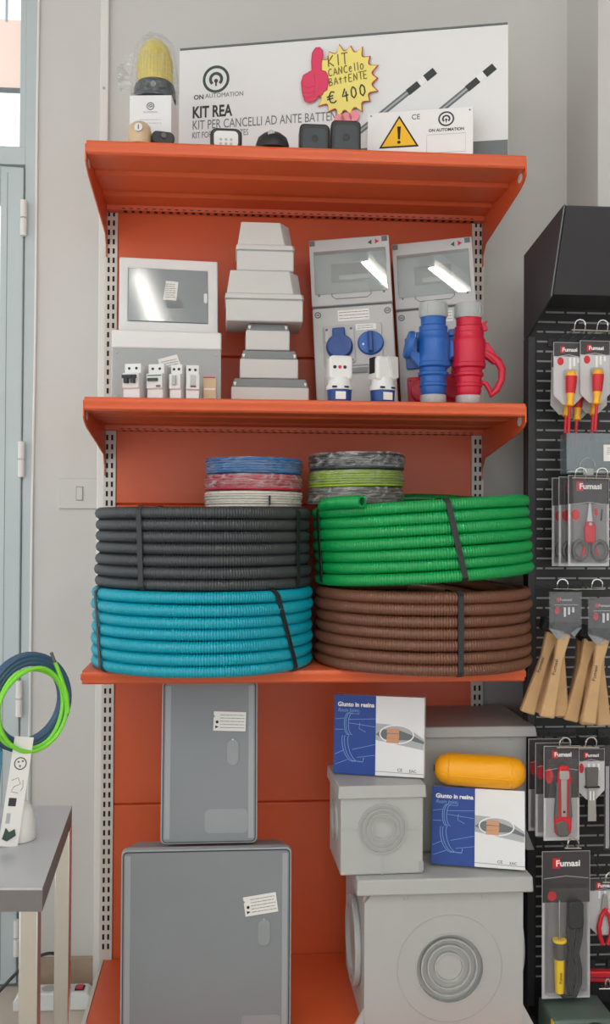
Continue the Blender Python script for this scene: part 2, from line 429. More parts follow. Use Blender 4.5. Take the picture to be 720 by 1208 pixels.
# ------------------------------------------------------------------ orange shelving
Z1, Z2, Z3, ZB = 2.120, 1.535, 0.9145, 0.0927
sh = thing('shelving_unit', 'orange steel shop shelving bay with pale slotted uprights', 'shelving', (0, 0, 0))
for x in (0.0, 1.0):
    u = box('upright', 'upright', sh, x-0.017, x+0.017, 0.0, 0.060, 0.0, 2.145, bevel=0.0015, label='pale steel upright with two rows of slots')
    mb = MB()
    for k in range(80):
        z = 0.12+k*0.025
        for dx in (-0.0065, 0.0065): mb.box(x+dx-0.0028, x+dx+0.0028, -0.0004, 0.002, z, z+0.0145)
    mb.build('slots', 'slot_dark', u, stuff=True)
for k in range(5):
    z0 = 0.10+k*0.4
    if k == 0: z0 = 0.06
    zt_ = 0.5+k*0.4
    mb = MB(); mb.prism([(0.004, z0+0.003), (0.012, z0), (0.030, z0), (0.030, zt_), (0.012, zt_), (0.004, zt_-0.003)], 0.017, 0.983, 'x')
    mb.build('back_panel', 'orange', sh, bevel=0.002)
def shelf(z, low=1.0):
    # section in (y, z): front lip with a rounded nose, flat deck and a folded underside
    p = [(0.0, 0.0), (-0.392, 0.0), (-0.399, -0.002), (-0.4015, -0.006), (-0.4015, -0.012), (-0.398, -0.018), (-0.398, -0.027), (-0.394, -0.031), (-0.372, -0.031),
         (-0.366, -0.030), (-0.300, -0.028), (-0.292, -0.020), (-0.262, -0.020), (-0.254, -0.028), (-0.150, -0.028), (-0.142, -0.020), (-0.112, -0.020), (-0.104, -0.028),
         (-0.030, -0.028), (-0.028, -0.040), (0.0, -0.040)]
    s = MB().prism([(y, z+h) for y, h in p], -0.010, 1.010, 'x').build('shelf', 'orange', sh, smooth=True)
    for x, d in ((-0.0122, 1), (1.0122, -1)):
        q = [(-0.396, -0.008), (-0.396, -0.045*low), (-0.380, -0.056*low), (-0.340, -0.066*low), (-0.03, -0.105*low), (0.0, -0.135*low), (0.0, -0.002)]
        MB().prism([(y, z+h) for y, h in q], x-0.0015, x+0.0015, 'x').build('bracket', 'orange', s)
        if low > 0.9: MB().prism([(c[0]-0.352, c[1]+z-0.038) for c in circ(0, 0, 0.017, 14, 0.012)], x-0.0020, x+0.0020, 'x').build('bracket_hole', 'wall', s)
        box('hook_plate', 'orange', s, x-0.0015, x+0.0015, -0.006, 0.004, z-0.16*low, z-0.10*low)
    mb = MB()
    for i in range(48):
        xx = 0.03+i*0.02
        mb.box(xx, xx+0.009, -0.0288, -0.0270, z-0.0375, z-0.0335); mb.box(xx+0.004, xx+0.013, -0.022, -0.006, z-0.0405, z-0.0385)
    mb.build('perforations', 'slot_dark', s, stuff=True)
    return s
Z1, Z2, Z3, ZB = 2.120, 1.535, 0.9145, 0.0927
for z, lw_ in ((Z1, 1.0), (Z2, 1.0), (Z3, 0.45)): shelf(z, lw_)
bs = MB().prism([(0.0, ZB), (-0.515, ZB), (-0.52, ZB-0.004), (-0.52, 0.0), (-0.50, 0.0), (-0.50, ZB-0.02), (0.0, ZB-0.02)], -0.004, 1.004, 'x').build('base_shelf', 'orange', sh, bevel=0.002)
for x in (-0.0095, 1.0095): box('side_trim', 'upright', bs, x-0.005, x+0.005, -0.515, 0.0, 0.0, ZB+0.001, bevel=0.001)

# ------------------------------------------------------------------ top shelf
kit = thing('kit_carton', 'long white carton printed with gate automation kit and two grey rods', 'carton', (0.181, -0.065, Z1+0.0005), (0, 0, -14.3))
KL, KH, KT = 0.849, 0.373, 0.085
box('box_body', 'card_white', kit, 0, KL, 0, KT, 0, KH, bevel=0.001)
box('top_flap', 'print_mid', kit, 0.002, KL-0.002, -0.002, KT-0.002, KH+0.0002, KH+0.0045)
logo(kit, 0.100, 0.290, 0.036)
txt('ON', 'print_dark', kit, 0.040, 0.240, 0.017, bold=0.0004); txt('AUTOMATION', 'print_mid', kit, 0.071, 0.242, 0.0165, width=0.102)
txt('KIT REA', 'print_dark', kit, 0.036, 0.192, 0.042, bold=0.0012, width=0.107)
txt('KIT PER CANCELLI AD ANTE BATTENTI', 'print_mid', kit, 0.036, 0.161, 0.034, width=0.400)
txt('KIT FOR SWING GATES', 'print_mid', kit, 0.036, 0.138, 0.023, width=0.150)
flat('grey_band', 'card_grey', kit, [(0.40, 0.0), (KL-0.001, 0.0), (KL-0.001, 0.085), (0.40, 0.085)], lift=0.0003)
for a, b in (((0.42, 0.085), (0.668, 0.270)), ((0.555, 0.070), (0.815, 0.270))):
    a = Vector((a[0], 0, a[1])); b = Vector((b[0], 0, b[1])); d = (b-a).normalized(); n = Vector((-d.z, 0, d.x)); L = (b-a).length
    def seg(nm, m, s0, s1, w, lift):
        q = [a+d*s0-n*w, a+d*s1-n*w, a+d*s1+n*w, a+d*s0+n*w]; flat(nm, m, kit, [(p.x, p.z) for p in q], lift=lift)
    seg('printed_rod', 'print_mid', 0, L-0.055, 0.0072, 0.0006); seg('printed_rod_shine', 'print_light', 0, L-0.055, 0.0022, 0.0008)
    seg('printed_collar', 'print_dark', L-0.085, L-0.05, 0.0085, 0.0009); seg('printed_band', 'print_white', L-0.05, L-0.030, 0.0085, 0.0009)
    seg('printed_tip', 'print_dark', L-0.030, L, 0.0095, 0.0009)

# starburst price card taped on the carton
pc = thing('price_card', 'yellow starburst price card with pink thumbs-up hand taped on carton', 'price sign', (0.486, -0.1490, Z1+0.155), (0, 0, -14.3))
pc.scale = (1.06, 1.0, 1.06)
sx, sz = 0.118, 0.098
st = []
nsp = 18
for i in range(nsp):
    a0 = 2*math.pi*(i)/nsp; k = 1.0 if i % 2 else 0.93
    st.append((sx+0.086*k*math.cos(a0), sz+0.092*k*math.sin(a0)))
    for f in (0.3, 0.5, 0.7):
        a = 2*math.pi*(i+f)/nsp; q = 0.79 if f == 0.5 else 0.82
        st.append((sx+0.086*q*math.cos(a), sz+0.092*q*math.sin(a)))
flat('star_rim', 'star_edge', pc, st, lift=0.0014)
flat('star', 'star_yellow', pc, [(sx+(x-sx)*0.96-0.001, sz+(z-sz)*0.965) for x, z in st], lift=0.0020)
hand = [(0.020, 0.055), (0.014, 0.075), (0.011, 0.100), (0.016, 0.117), (0.030, 0.124), (0.037, 0.128), (0.036, 0.150), (0.038, 0.170), (0.046, 0.182), (0.056, 0.182), (0.063, 0.174),
        (0.064, 0.160), (0.060, 0.145), (0.060, 0.126), (0.070, 0.123), (0.076, 0.112), (0.077, 0.095), (0.074, 0.078), (0.066, 0.074), (0.062, 0.066), (0.052, 0.064), (0.045, 0.054), (0.030, 0.050)]
flat('thumb_hand', 'hand_pink', pc, hand, lift=0.0030, label='pink thumbs-up hand')
mb = MB(); ribbon(mb, hand+[hand[0]], 0.0022, 0, 0.0034)
for zz in (0.090, 0.077, 0.066): ribbon(mb, [(0.015, zz), (0.028, zz-0.004), (0.042, zz-0.001)], 0.0014, 0, 0.0034)
ribbon(mb, [(0.042, 0.118), (0.045, 0.100), (0.043, 0.080), (0.044, 0.062)], 0.0014, 0, 0.0034)
mb.build('hand_outline', 'star_edge', pc)
for cx, cz, r in ((0.104, 0.004, 0.013), (0.121, 0.006, 0.014), (0.140, 0.011, 0.013)):
    flat('second_hand', 'hand_pale', pc, circ(cx, cz, r, 16), lift=0.0026)
GL = {'K': [[(0, 0), (0, 1)], [(.6, 1), (0, .45), (.65, 0)]], 'I': [[(.2, 0), (.2, 1)]], 'T': [[(0, 1), (.8, 1)], [(.4, 1), (.4, 0)]],
      'C': [[(.7, .85), (.4, 1), (.1, .75), (.05, .3), (.35, 0), (.7, .12)]], 'A': [[(0, 0), (.35, 1), (.7, 0)], [(.15, .35), (.6, .35)]],
      'N': [[(0, 0), (.05, 1), (.6, 0), (.65, 1)]], 'E': [[(.6, 1), (.05, 1), (0, 0), (.6, 0)], [(0, .5), (.5, .5)]], 'e': [[(.05, .4), (.5, .45), (.4, .75), (.1, .6), (.05, .2), (.3, 0), (.55, .12)]],
      'l': [[(.15, 0), (.15, 1.1)]], 'o': [[(.3, .8), (.05, .5), (.1, .1), (.35, 0), (.6, .3), (.5, .7), (.3, .8)]],
      'B': [[(0, 0), (.03, 1), (.5, .9), (.45, .6), (.05, .5), (.6, .35), (.5, .05), (0, 0)]], 't': [[(.3, .9), (.28, 0)], [(0, .62), (.55, .66)]],
      'u': [[(0, .7), (.05, .1), (.4, .05), (.5, .7), (.52, 0)]], '0': [[(.3, 1), (.05, .7), (.05, .25), (.3, 0), (.6, .3), (.58, .75), (.3, 1)]],
      '4': [[(.4, 1), (0, .35), (.75, .4)], [(.5, .75), (.48, -.15)]], '\u20ac': [[(.9, .9), (.5, 1), (.15, .6), (.3, .1), (.7, 0), (1.0, .15)], [(-.1, .6), (.7, .65)], [(-.1, .4), (.65, .43)]]}
def hand_write(parent, s, x, z, h, adv, m, w, rot=8, lift=0.0028):
    mb = MB(); a = R(rot); px = 0.0
    for ch in s:
        if ch in GL:
            for stv in GL[ch]:
                P = []
                for i in range(len(stv)-1): P += pts_line(stv[i], stv[i+1], 3)[:-1]
                P.append(stv[-1])
                P = [(px+u*h*0.72+0.1*v*h*0.3, v*h) for u, v in P]
                ribbon(mb, [(x+u*math.cos(a)-v*math.sin(a), z+u*math.sin(a)+v*math.cos(a)) for u, v in P], w, 0, lift)
        px += adv*(0.6 if ch in 'Il' else 1.0)
    return mb.build('handwriting', m, parent)
hand_write(pc, 'KIT', 0.078, 0.133, 0.027, 0.020, 'ink', 0.0024, 6)
hand_write(pc, 'CANCello', 0.078, 0.110, 0.018, 0.0125, 'ink', 0.0020, 8)
hand_write(pc, 'BAttENTE', 0.080, 0.087, 0.018, 0.0120, 'ink', 0.0020, 8)
hand_write(pc, '\u20ac', 0.078, 0.043, 0.028, 0.0215, 'ink_dark', 0.0032, 10)
for k_, ch_ in enumerate('400'): hand_write(pc, ch_, 0.113+0.0212*k_, 0.049+0.0037*k_, 0.028, 0.0215, 'ink_dark', 0.0032, 10)

lb = thing('lamp_carton', 'small white carton with ring emblem under the flashing lamp', 'carton', (0.128, -0.33, Z1+0.0005), (0, 0, -6))
box('box_body', 'card_white', lb, -0.0495, 0.0495, 0, 0.095, 0, 0.136, bevel=0.001)
logo(lb, 0.0, 0.110, 0.009, m='print_dark')
txt('ON AUTOMATION', 'print_light', lb, -0.017, 0.094, 0.006, width=0.034)
lines('fine_print', 'print_light', lb, -0.026, 0.026, 0.066, 0.082, 2, 0.0)
fl_ = thing('flashing_lamp', 'amber dome flashing lamp on dark base wrapped in clear plastic', 'warning lamp', (0.134, -0.283, Z1+0.137), (0, 0, 0))
MB().lathe([(0, 0), (0.046, 0), (0.051, 0.004), (0.050, 0.030), (0.046, 0.042), (0.038, 0.046), (0, 0.046)], 'z', n=32).build('lamp_base', 'dark_slate', fl_, smooth=True)
MB().lathe([(0, 0.046), (0.042, 0.046), (0.042, 0.086), (0.039, 0.112), (0.031, 0.136), (0.018, 0.149), (0, 0.153)], 'z', n=32).build('dome', 'amber', fl_, smooth=True)
mb = MB()
for k in range(32):
    a = 2*math.pi*k/32
    mb.tube([(0.042*math.cos(a), 0.042*math.sin(a), 0.048), (0.0425*math.cos(a), 0.0425*math.sin(a), 0.086), (0.0395*math.cos(a), 0.0395*math.sin(a), 0.111)], 0.0010, 5)
mb.build('dome_ribs', 'amber', fl_, smooth=True, stuff=True)
logo(fl_, 0.0, 0.026, 0.006, -0.0505, 'gland_grey')
def wrap_shell(name, prof, parent, m, amp, n=40, seed=1):
    r_ = np.random.default_rng(seed); vs = []; k = len(prof)
    for i in range(n):
        a = 2*math.pi*i/n
        for rr, h in prof:
            q = rr+r_.uniform(-amp, amp) if rr > 0 else 0; vs.append((q*math.cos(a), q*math.sin(a), h+r_.uniform(-amp, amp)*0.5))
    mb = MB(); mb._add(vs, [(i*k+j, ((i+1) % n)*k+j, ((i+1) % n)*k+j+1, i*k+j+1) for i in range(n) for j in range(k-1)])
    me = bpy.data.meshes.new(name); me.from_pydata(mb.v, [], mb.f); return link(name, me, m, parent)
wrap_shell('plastic_wrap', [(0.0545, 0.002), (0.056, 0.03), (0.056, 0.06), (0.052, 0.100), (0.045, 0.134), (0.028, 0.158), (0.004, 0.163)], fl_, 'wrap', 0.0035, 36, 3)
mb = MB(); n = 9
for i in range(n):
    t = i/(n-1); mb.v += [(-0.050-0.006*math.sin(t*3.1), -0.02, 0.02+0.09*t), (-0.080-0.010*math.sin(t*5), -0.012+0.02*math.sin(t*9), 0.028+0.085*t), (-0.070-0.012*math.cos(t*7), 0.015, 0.03+0.08*t)]
for i in range(n-1):
    for j in range(2): mb.f.append((i*3+j, i*3+j+1, i*3+j+4, i*3+j+3))
mb.build('wrap_tail', 'wrap_dense', fl_)

wp = thing('warning_plate', 'white plate with yellow warning triangle leaning on the gate kit carton', 'sign', (0.652, -0.262, Z1+0.0005), (-8, 0, -14.3))
PW, PH = 0.258, 0.152
box('plate', 'print_white', wp, 0, PW, 0, 0.003, 0, PH, bevel=0.0006)
tri = lambda s: [(0.078-0.050*s, 0.082-0.0288*s+0.002), (0.078+0.050*s, 0.082-0.0288*s+0.002), (0.078, 0.082+0.0577*s+0.002)]
flat('triangle_rim', 'print_black', wp, tri(0.98)); flat('triangle', 'warning_yellow', wp, tri(0.84), lift=0.0008)
flat('exclamation_mark', 'print_black', wp, [(0.0755, 0.077), (0.0805, 0.077), (0.0825, 0.111), (0.0735, 0.111)], lift=0.0011)
flat('exclamation_dot', 'print_black', wp, circ(0.078, 0.0695, 0.0042, 14), lift=0.0011)
txt('CE', 'print_dark', wp, 0.108, 0.128, 0.019, width=0.020)
logo(wp, 0.193, 0.124, 0.0195, m='print_dark'); txt('ON AUTOMATION', 'print_dark', wp, 0.150, 0.092, 0.0105, width=0.086, bold=0.0003)
mb = MB(); ribbon(mb, [(0.146, 0.036), (0.240, 0.036), (0.240, 0.084), (0.146, 0.084), (0.146, 0.036)], 0.0012, 0.0); mb.build('text_box', 'print_light', wp)
for x in (0.008, PW-0.008): flat('screw_hole', 'print_mid', wp, circ(x, PH-0.008, 0.0022, 10))

key = thing('key_switch', 'beige round key selector in front of the small white carton', 'switch', (0.107, -0.372, Z1))
MB().lathe([(0.026, 0), (0.028, 0.010), (0.028, 0.028), (0.024, 0.044), (0.014, 0.052), (0, 0.054)], 'z', n=24).build('dome', 'beige', key, smooth=True)
MB().lathe([(0, -0.010), (0.009, -0.010), (0.009, 0.006), (0, 0.006)], 'y', (0.0, -0.024, 0.030), 16).build('barrel', 'box_white', key, smooth=True)
MB().box(-0.001, 0.001, -0.0347, -0.033, 0.025, 0.035).build('keyhole', 'print_dark', key)
rem = thing('remote_control', 'flat black remote lying beside the beige key selector', 'remote', (0.160, -0.375, Z1), (0, 0, 12))
MB().prism(rrect(-0.026, 0.026, 0.0, 0.030, 0.012), -0.012, 0.014).build('case', 'black_plastic', rem, bevel=0.003, smooth=True)
MB().lathe([(0, -0.0155), (0.006, -0.0155), (0.006, -0.011), (0, -0.011)], 'y', (0, 0, 0.019), 14).build('button', 'tool_grey', rem, smooth=True)
kp = thing('keypad', 'white keypad with a thick black rounded frame on the top shelf', 'keypad', (0.306, -0.372, Z1))
MB().prism(rrect(-0.037, 0.037, 0.0, 0.049, 0.016), 0.0, 0.03).build('frame', 'black_plastic', kp, bevel=0.004, smooth=True)
MB().prism(rrect(-0.028, 0.028, 0.004, 0.041, 0.010), -0.0015, 0.004).build('face', 'box_white', kp, smooth=True)
for i in range(3):
    for j in range(2): flat('key', 'print_light', kp, circ(-0.012+i*0.012, 0.011+j*0.010, 0.0032, 12), -0.0015)
ph = thing('receiver_dome', 'low black receiver dome with a grey lens on the top shelf', 'sensor', (0.414, -0.37, Z1))
MB().lathe([(0.039, 0.0), (0.039, 0.012), (0.034, 0.027), (0.022, 0.037), (0, 0.041)], 'z', n=28).build('dome', 'black_plastic', ph, smooth=True)
MB().lathe([(0, -0.006), (0.008, -0.005), (0.009, 0.006), (0, 0.006)], 'y', (-0.004, -0.028, 0.028), 16).build('lens', 'gland_grey', ph, smooth=True)
for x, zt, lab in ((0.514, 0.072, 'square black photocell housing beside the receiver dome'), (0.5885, 0.083, 'square black photocell housing beside the white warning plate')):
    p = thing('photocell', lab, 'sensor', (x, -0.36, Z1), group='black photocell housings on the top shelf')
    MB().prism(rrect(-0.0355, 0.0355, 0.0, zt, 0.012), 0.0, 0.045).build('case', 'black_plastic', p, bevel=0.004, smooth=True)
    MB().prism(rrect(-0.027, 0.027, 0.008, zt-0.012, 0.008), -0.0012, 0.002).build('cover', 'dark_slate', p, bevel=0.0006)
    MB().lathe([(0, -0.003), (0.008, -0.002), (0.009, 0.001), (0, 0.001)], 'y', (0, 0, zt*0.5), 16).build('lens', 'black_plastic', p, smooth=True)

# ------------------------------------------------------------------ second shelf
db2 = thing('surface_distribution_board', 'wide pale distribution board with grey see-through door and paper tag', 'distribution board', (0.030, -0.235, Z2+0.001), (-6, 0, 3))
box('case', 'box_white', db2, 0, 0.268, 0.006, 0.11, 0.012, 0.185, bevel=0.004)
MB().prism([(0.0, 0.142), (0.268, 0.142), (0.268, 0.187), (0.0, 0.187)], -0.010, 0.02).build('top_band', 'box_white', db2, bevel=0.004, smooth=True)
box('inner_panel', 'inner_grey', db2, 0.004, 0.264, 0.003, 0.0065, 0.004, 0.14)
box('door', 'cover_milky', db2, 0.002, 0.266, -0.006, -0.004, 0.002, 0.142, label='grey see-through door')
for x in (0.025, 0.243): box('side_panel', 'inner_grey', db2, x-0.018, x+0.018, -0.0025, 0.003, 0.006, 0.138, bevel=0.001)
for x, z in ((0.012, 0.13), (0.255, 0.13), (0.010, 0.02), (0.256, 0.02)):
    MB().lathe([(0, -0.0075), (0.003, -0.0075), (0.003, -0.005), (0, -0.005)], 'y', (x, 0, z), 10).build('screw', 'gland_grey', db2)
c, s = math.cos(R(14)), math.sin(R(14))
q = [(-0.026, -0.018), (0.026, -0.018), (0.022, 0.020), (-0.026, 0.018)]
flat('paper_tag', 'paper', db2, [(0.142+x*c-z*s, 0.104+x*s+z*c) for x, z in q], -0.0062)
lg = lines('tag_print', 'print_mid', db2, -0.02, 0.02, -0.012, 0.012, 4, -0.0069); lg.location = (0.142, 0, 0.104); lg.rotation_euler = (0, R(-14), 0)

db1 = thing('flush_distribution_board', 'white distribution board with smoked reflective door and paper sticker', 'distribution board', (0.042, -0.185, Z2+0.1935), (-8, 0, 5))
mb = MB(); DW, DH = 0.247, 0.193
mb.frame((0, DW, 0, DH), (0.022, DW-0.026, 0.026, DH-0.028), 0, 0.05)
mb.build('frame', 'box_white', db1, bevel=0.003, smooth=True)
box('door', 'smoked', db1, 0.0222, DW-0.0262, -0.002, 0.004, 0.0262, DH-0.0282, bevel=0.001, label='smoked grey door')
box('case', 'box_white', db1, 0.012, DW-0.012, 0.012, 0.09, 0.019, DH-0.012, bevel=0.003)
MB().prism(rrect(DW-0.036, DW-0.027, 0.078, 0.104, 0.004), -0.006, 0.0).build('door_latch', 'box_white', db1, bevel=0.001)
q = [(-0.019, -0.024), (0.014, -0.026), (0.019, 0.024), (-0.012, 0.026)]
flat('paper_sticker', 'paper', db1, [(0.128+x, 0.108+z) for x, z in q], -0.0021)
lines('sticker_print', 'print_mid', db1, 0.114, 0.140, 0.088, 0.128, 7, -0.0027)
box('rating_plate', 'lid_grey', db1, 0.118, 0.160, -0.0026, -0.0019, 0.062, 0.084)

# small modular breakers in front
def breaker(x, w, kind, label, rz):
    b = thing('circuit_breaker', label, 'breaker', (x, -0.352, Z2), (0, 0, rz), 'modular breakers on the second shelf')
    mb = MB(); mb.prism([(0.0, 0.0), (0.068, 0.0), (0.068, 0.084), (0.008, 0.084), (0.008, 0.062), (-0.006, 0.060), (-0.006, 0.026), (0.0, 0.024)], 0, w, 'x'); mb.build('case', 'box_white', b, bevel=0.0012)
    mb = MB(); n = max(1, round(w/0.02))
    for i in range(2):
        mb.lathe([(0, -0.0006), (0.0032, -0.0006), (0.0032, 0.0006), (0, 0.0006)], 'y', (w*(0.28+0.44*i), 0.008, 0.073), 12)
    mb.build('terminal_holes', 'print_black', b)
    if kind == 'toggle':
        for i in range(2): box('toggle', 'print_dark', b, w*(0.16+0.42*i), w*(0.16+0.42*i)+0.010, -0.017, -0.006, 0.036, 0.052, bevel=0.001)
        box('toggle_bar', 'print_dark', b, w*0.06, w*0.94, -0.017, -0.011, 0.047, 0.055, bevel=0.001)
    elif kind == 'green':
        box('toggle', 'logo_green', b, w*0.10, w*0.75, -0.013, -0.006, 0.042, 0.049, bevel=0.001)
        box('rating_strip', 'print_mid', b, w*0.06, w*0.94, -0.0066, -0.0059, 0.054, 0.057)
        box('test_button', 'print_mid', b, w*0.62, w*0.9, -0.0075, -0.0059, 0.028, 0.033)
    elif kind == 'grey':
        box('toggle', 'gland_grey', b, w*0.32, w*0.68, -0.013, -0.006, 0.034, 0.056, bevel=0.001)
    else:
        box('toggle', 'inner_grey', b, w*0.30, w*0.70, -0.010, -0.006, 0.034, 0.058, bevel=0.001); box('rating_mark', 'print_mid', b, w*0.3, w*0.75, -0.0066, -0.0059, 0.030, 0.034)
breaker(0.072, 0.040, 'toggle', 'two-pole breaker with black toggles before the see-through board', -17)
breaker(0.127, 0.038, 'green', 'two-pole breaker with a dark green toggle before the see-through board', -15)
breaker(0.179, 0.027, 'grey', 'narrow breaker with one grey toggle before the see-through board', -15)
breaker(0.217, 0.030, 'plain', 'narrow modular timer with a pale dial before the see-through board', 6)
rl = thing('terminal_block', 'small salmon and grey terminal block behind the pale modular timer', 'terminal block', (0.256, -0.318, Z2))
box('body', 'beige', rl, 0, 0.030, 0, 0.05, 0, 0.060, bevel=0.001); box('red_stripe', 'cee_red', rl, 0.0, 0.028, -0.0008, 0.001, 0.058, 0.061); box('label_stripe', 'paper', rl, 0.001, 0.028, -0.0008, 0.001, 0.030, 0.034)

# junction boxes, stacked
def jbox(name, label, x0, x1, yf, z0, h, deep, lid, style, rz=0):
    w = x1-x0
    t = thing(name, label, 'junction box', ((x0+x1)/2, yf, z0), (0, 0, rz), 'junction boxes stacked on the second shelf')
    a = w/2
    if style == 'tall':
        box('body', 'box_grey', t, -a, a, 0, deep, 0, h-lid, bevel=0.003)
        box('seal', 'gland_grey', t, -a+0.002, a-0.002, 0.002, deep-0.002, h-lid, h-lid+0.002)
        def plan(k, ch): return [(-a-0.003+k, -0.003+k), (a+0.003-k-ch, -0.003+k), (a+0.003-k, -0.003+k+ch*1.6), (a+0.003-k, deep+0.003-k), (-a-0.003+k, deep+0.003-k)]
        mb = MB(); mb.loft(plan(0, 0.004), h-lid+0.002, plan(0.002, 0.006), h-lid*0.80); mb.loft(plan(0.0045, 0.022), h-lid*0.80, plan(0.013, 0.024), h-0.0005)
        mb.build('lid', 'box_grey', t, bevel=0.002, smooth=True)
    else:
        box('body', 'box_grey', t, -a, a, 0, deep, 0, h-lid, bevel=0.003)
        mb = MB(); mb.frustum((-a+0.002, a-0.002, 0.002, deep-0.002), h-lid, (-a+0.008, a-0.008, 0.007, deep-0.007), h-0.0005)
        mb.build('lid', 'lid_grey', t, bevel=0.002, smooth=True)
        for sx_ in (-1, 1):
            MB().lathe([(0, -0.001), (0.0042, 0.0), (0.0042, 0.012), (0, 0.013)], 'z', (sx_*(a-0.009), 0.007, h-lid), 12).build('screw', 'box_white', t, smooth=True)
    return t
jb5 = jbox('junction_box', 'wide shallow grey-lidded junction box, bottom of its stack', 0.322, 0.512, -0.262, Z2, 0.069, 0.14, 0.022, 'low')
jb4 = jbox('junction_box', 'shallow grey-lidded junction box, second from the bottom of its stack', 0.343, 0.486, -0.252, Z2+0.0695, 0.070, 0.12, 0.022, 'low')
jb3 = jbox('junction_box', 'smallest grey-lidded junction box, in the middle of its stack', 0.357, 0.465, -0.246, Z2+0.140, 0.067, 0.10, 0.018, 'low')
jb2 = jbox('junction_box', 'largest pale junction box with tall tapered lid, in the stack', 0.308, 0.496, -0.262, Z2+0.2075, 0.127, 0.15, 0.074, 'tall')
jb1 = jbox('junction_box', 'pale junction box with tall tapered lid, topmost of its stack', 0.334, 0.474, -0.245, Z2+0.335, 0.124, 0.12, 0.074, 'tall')

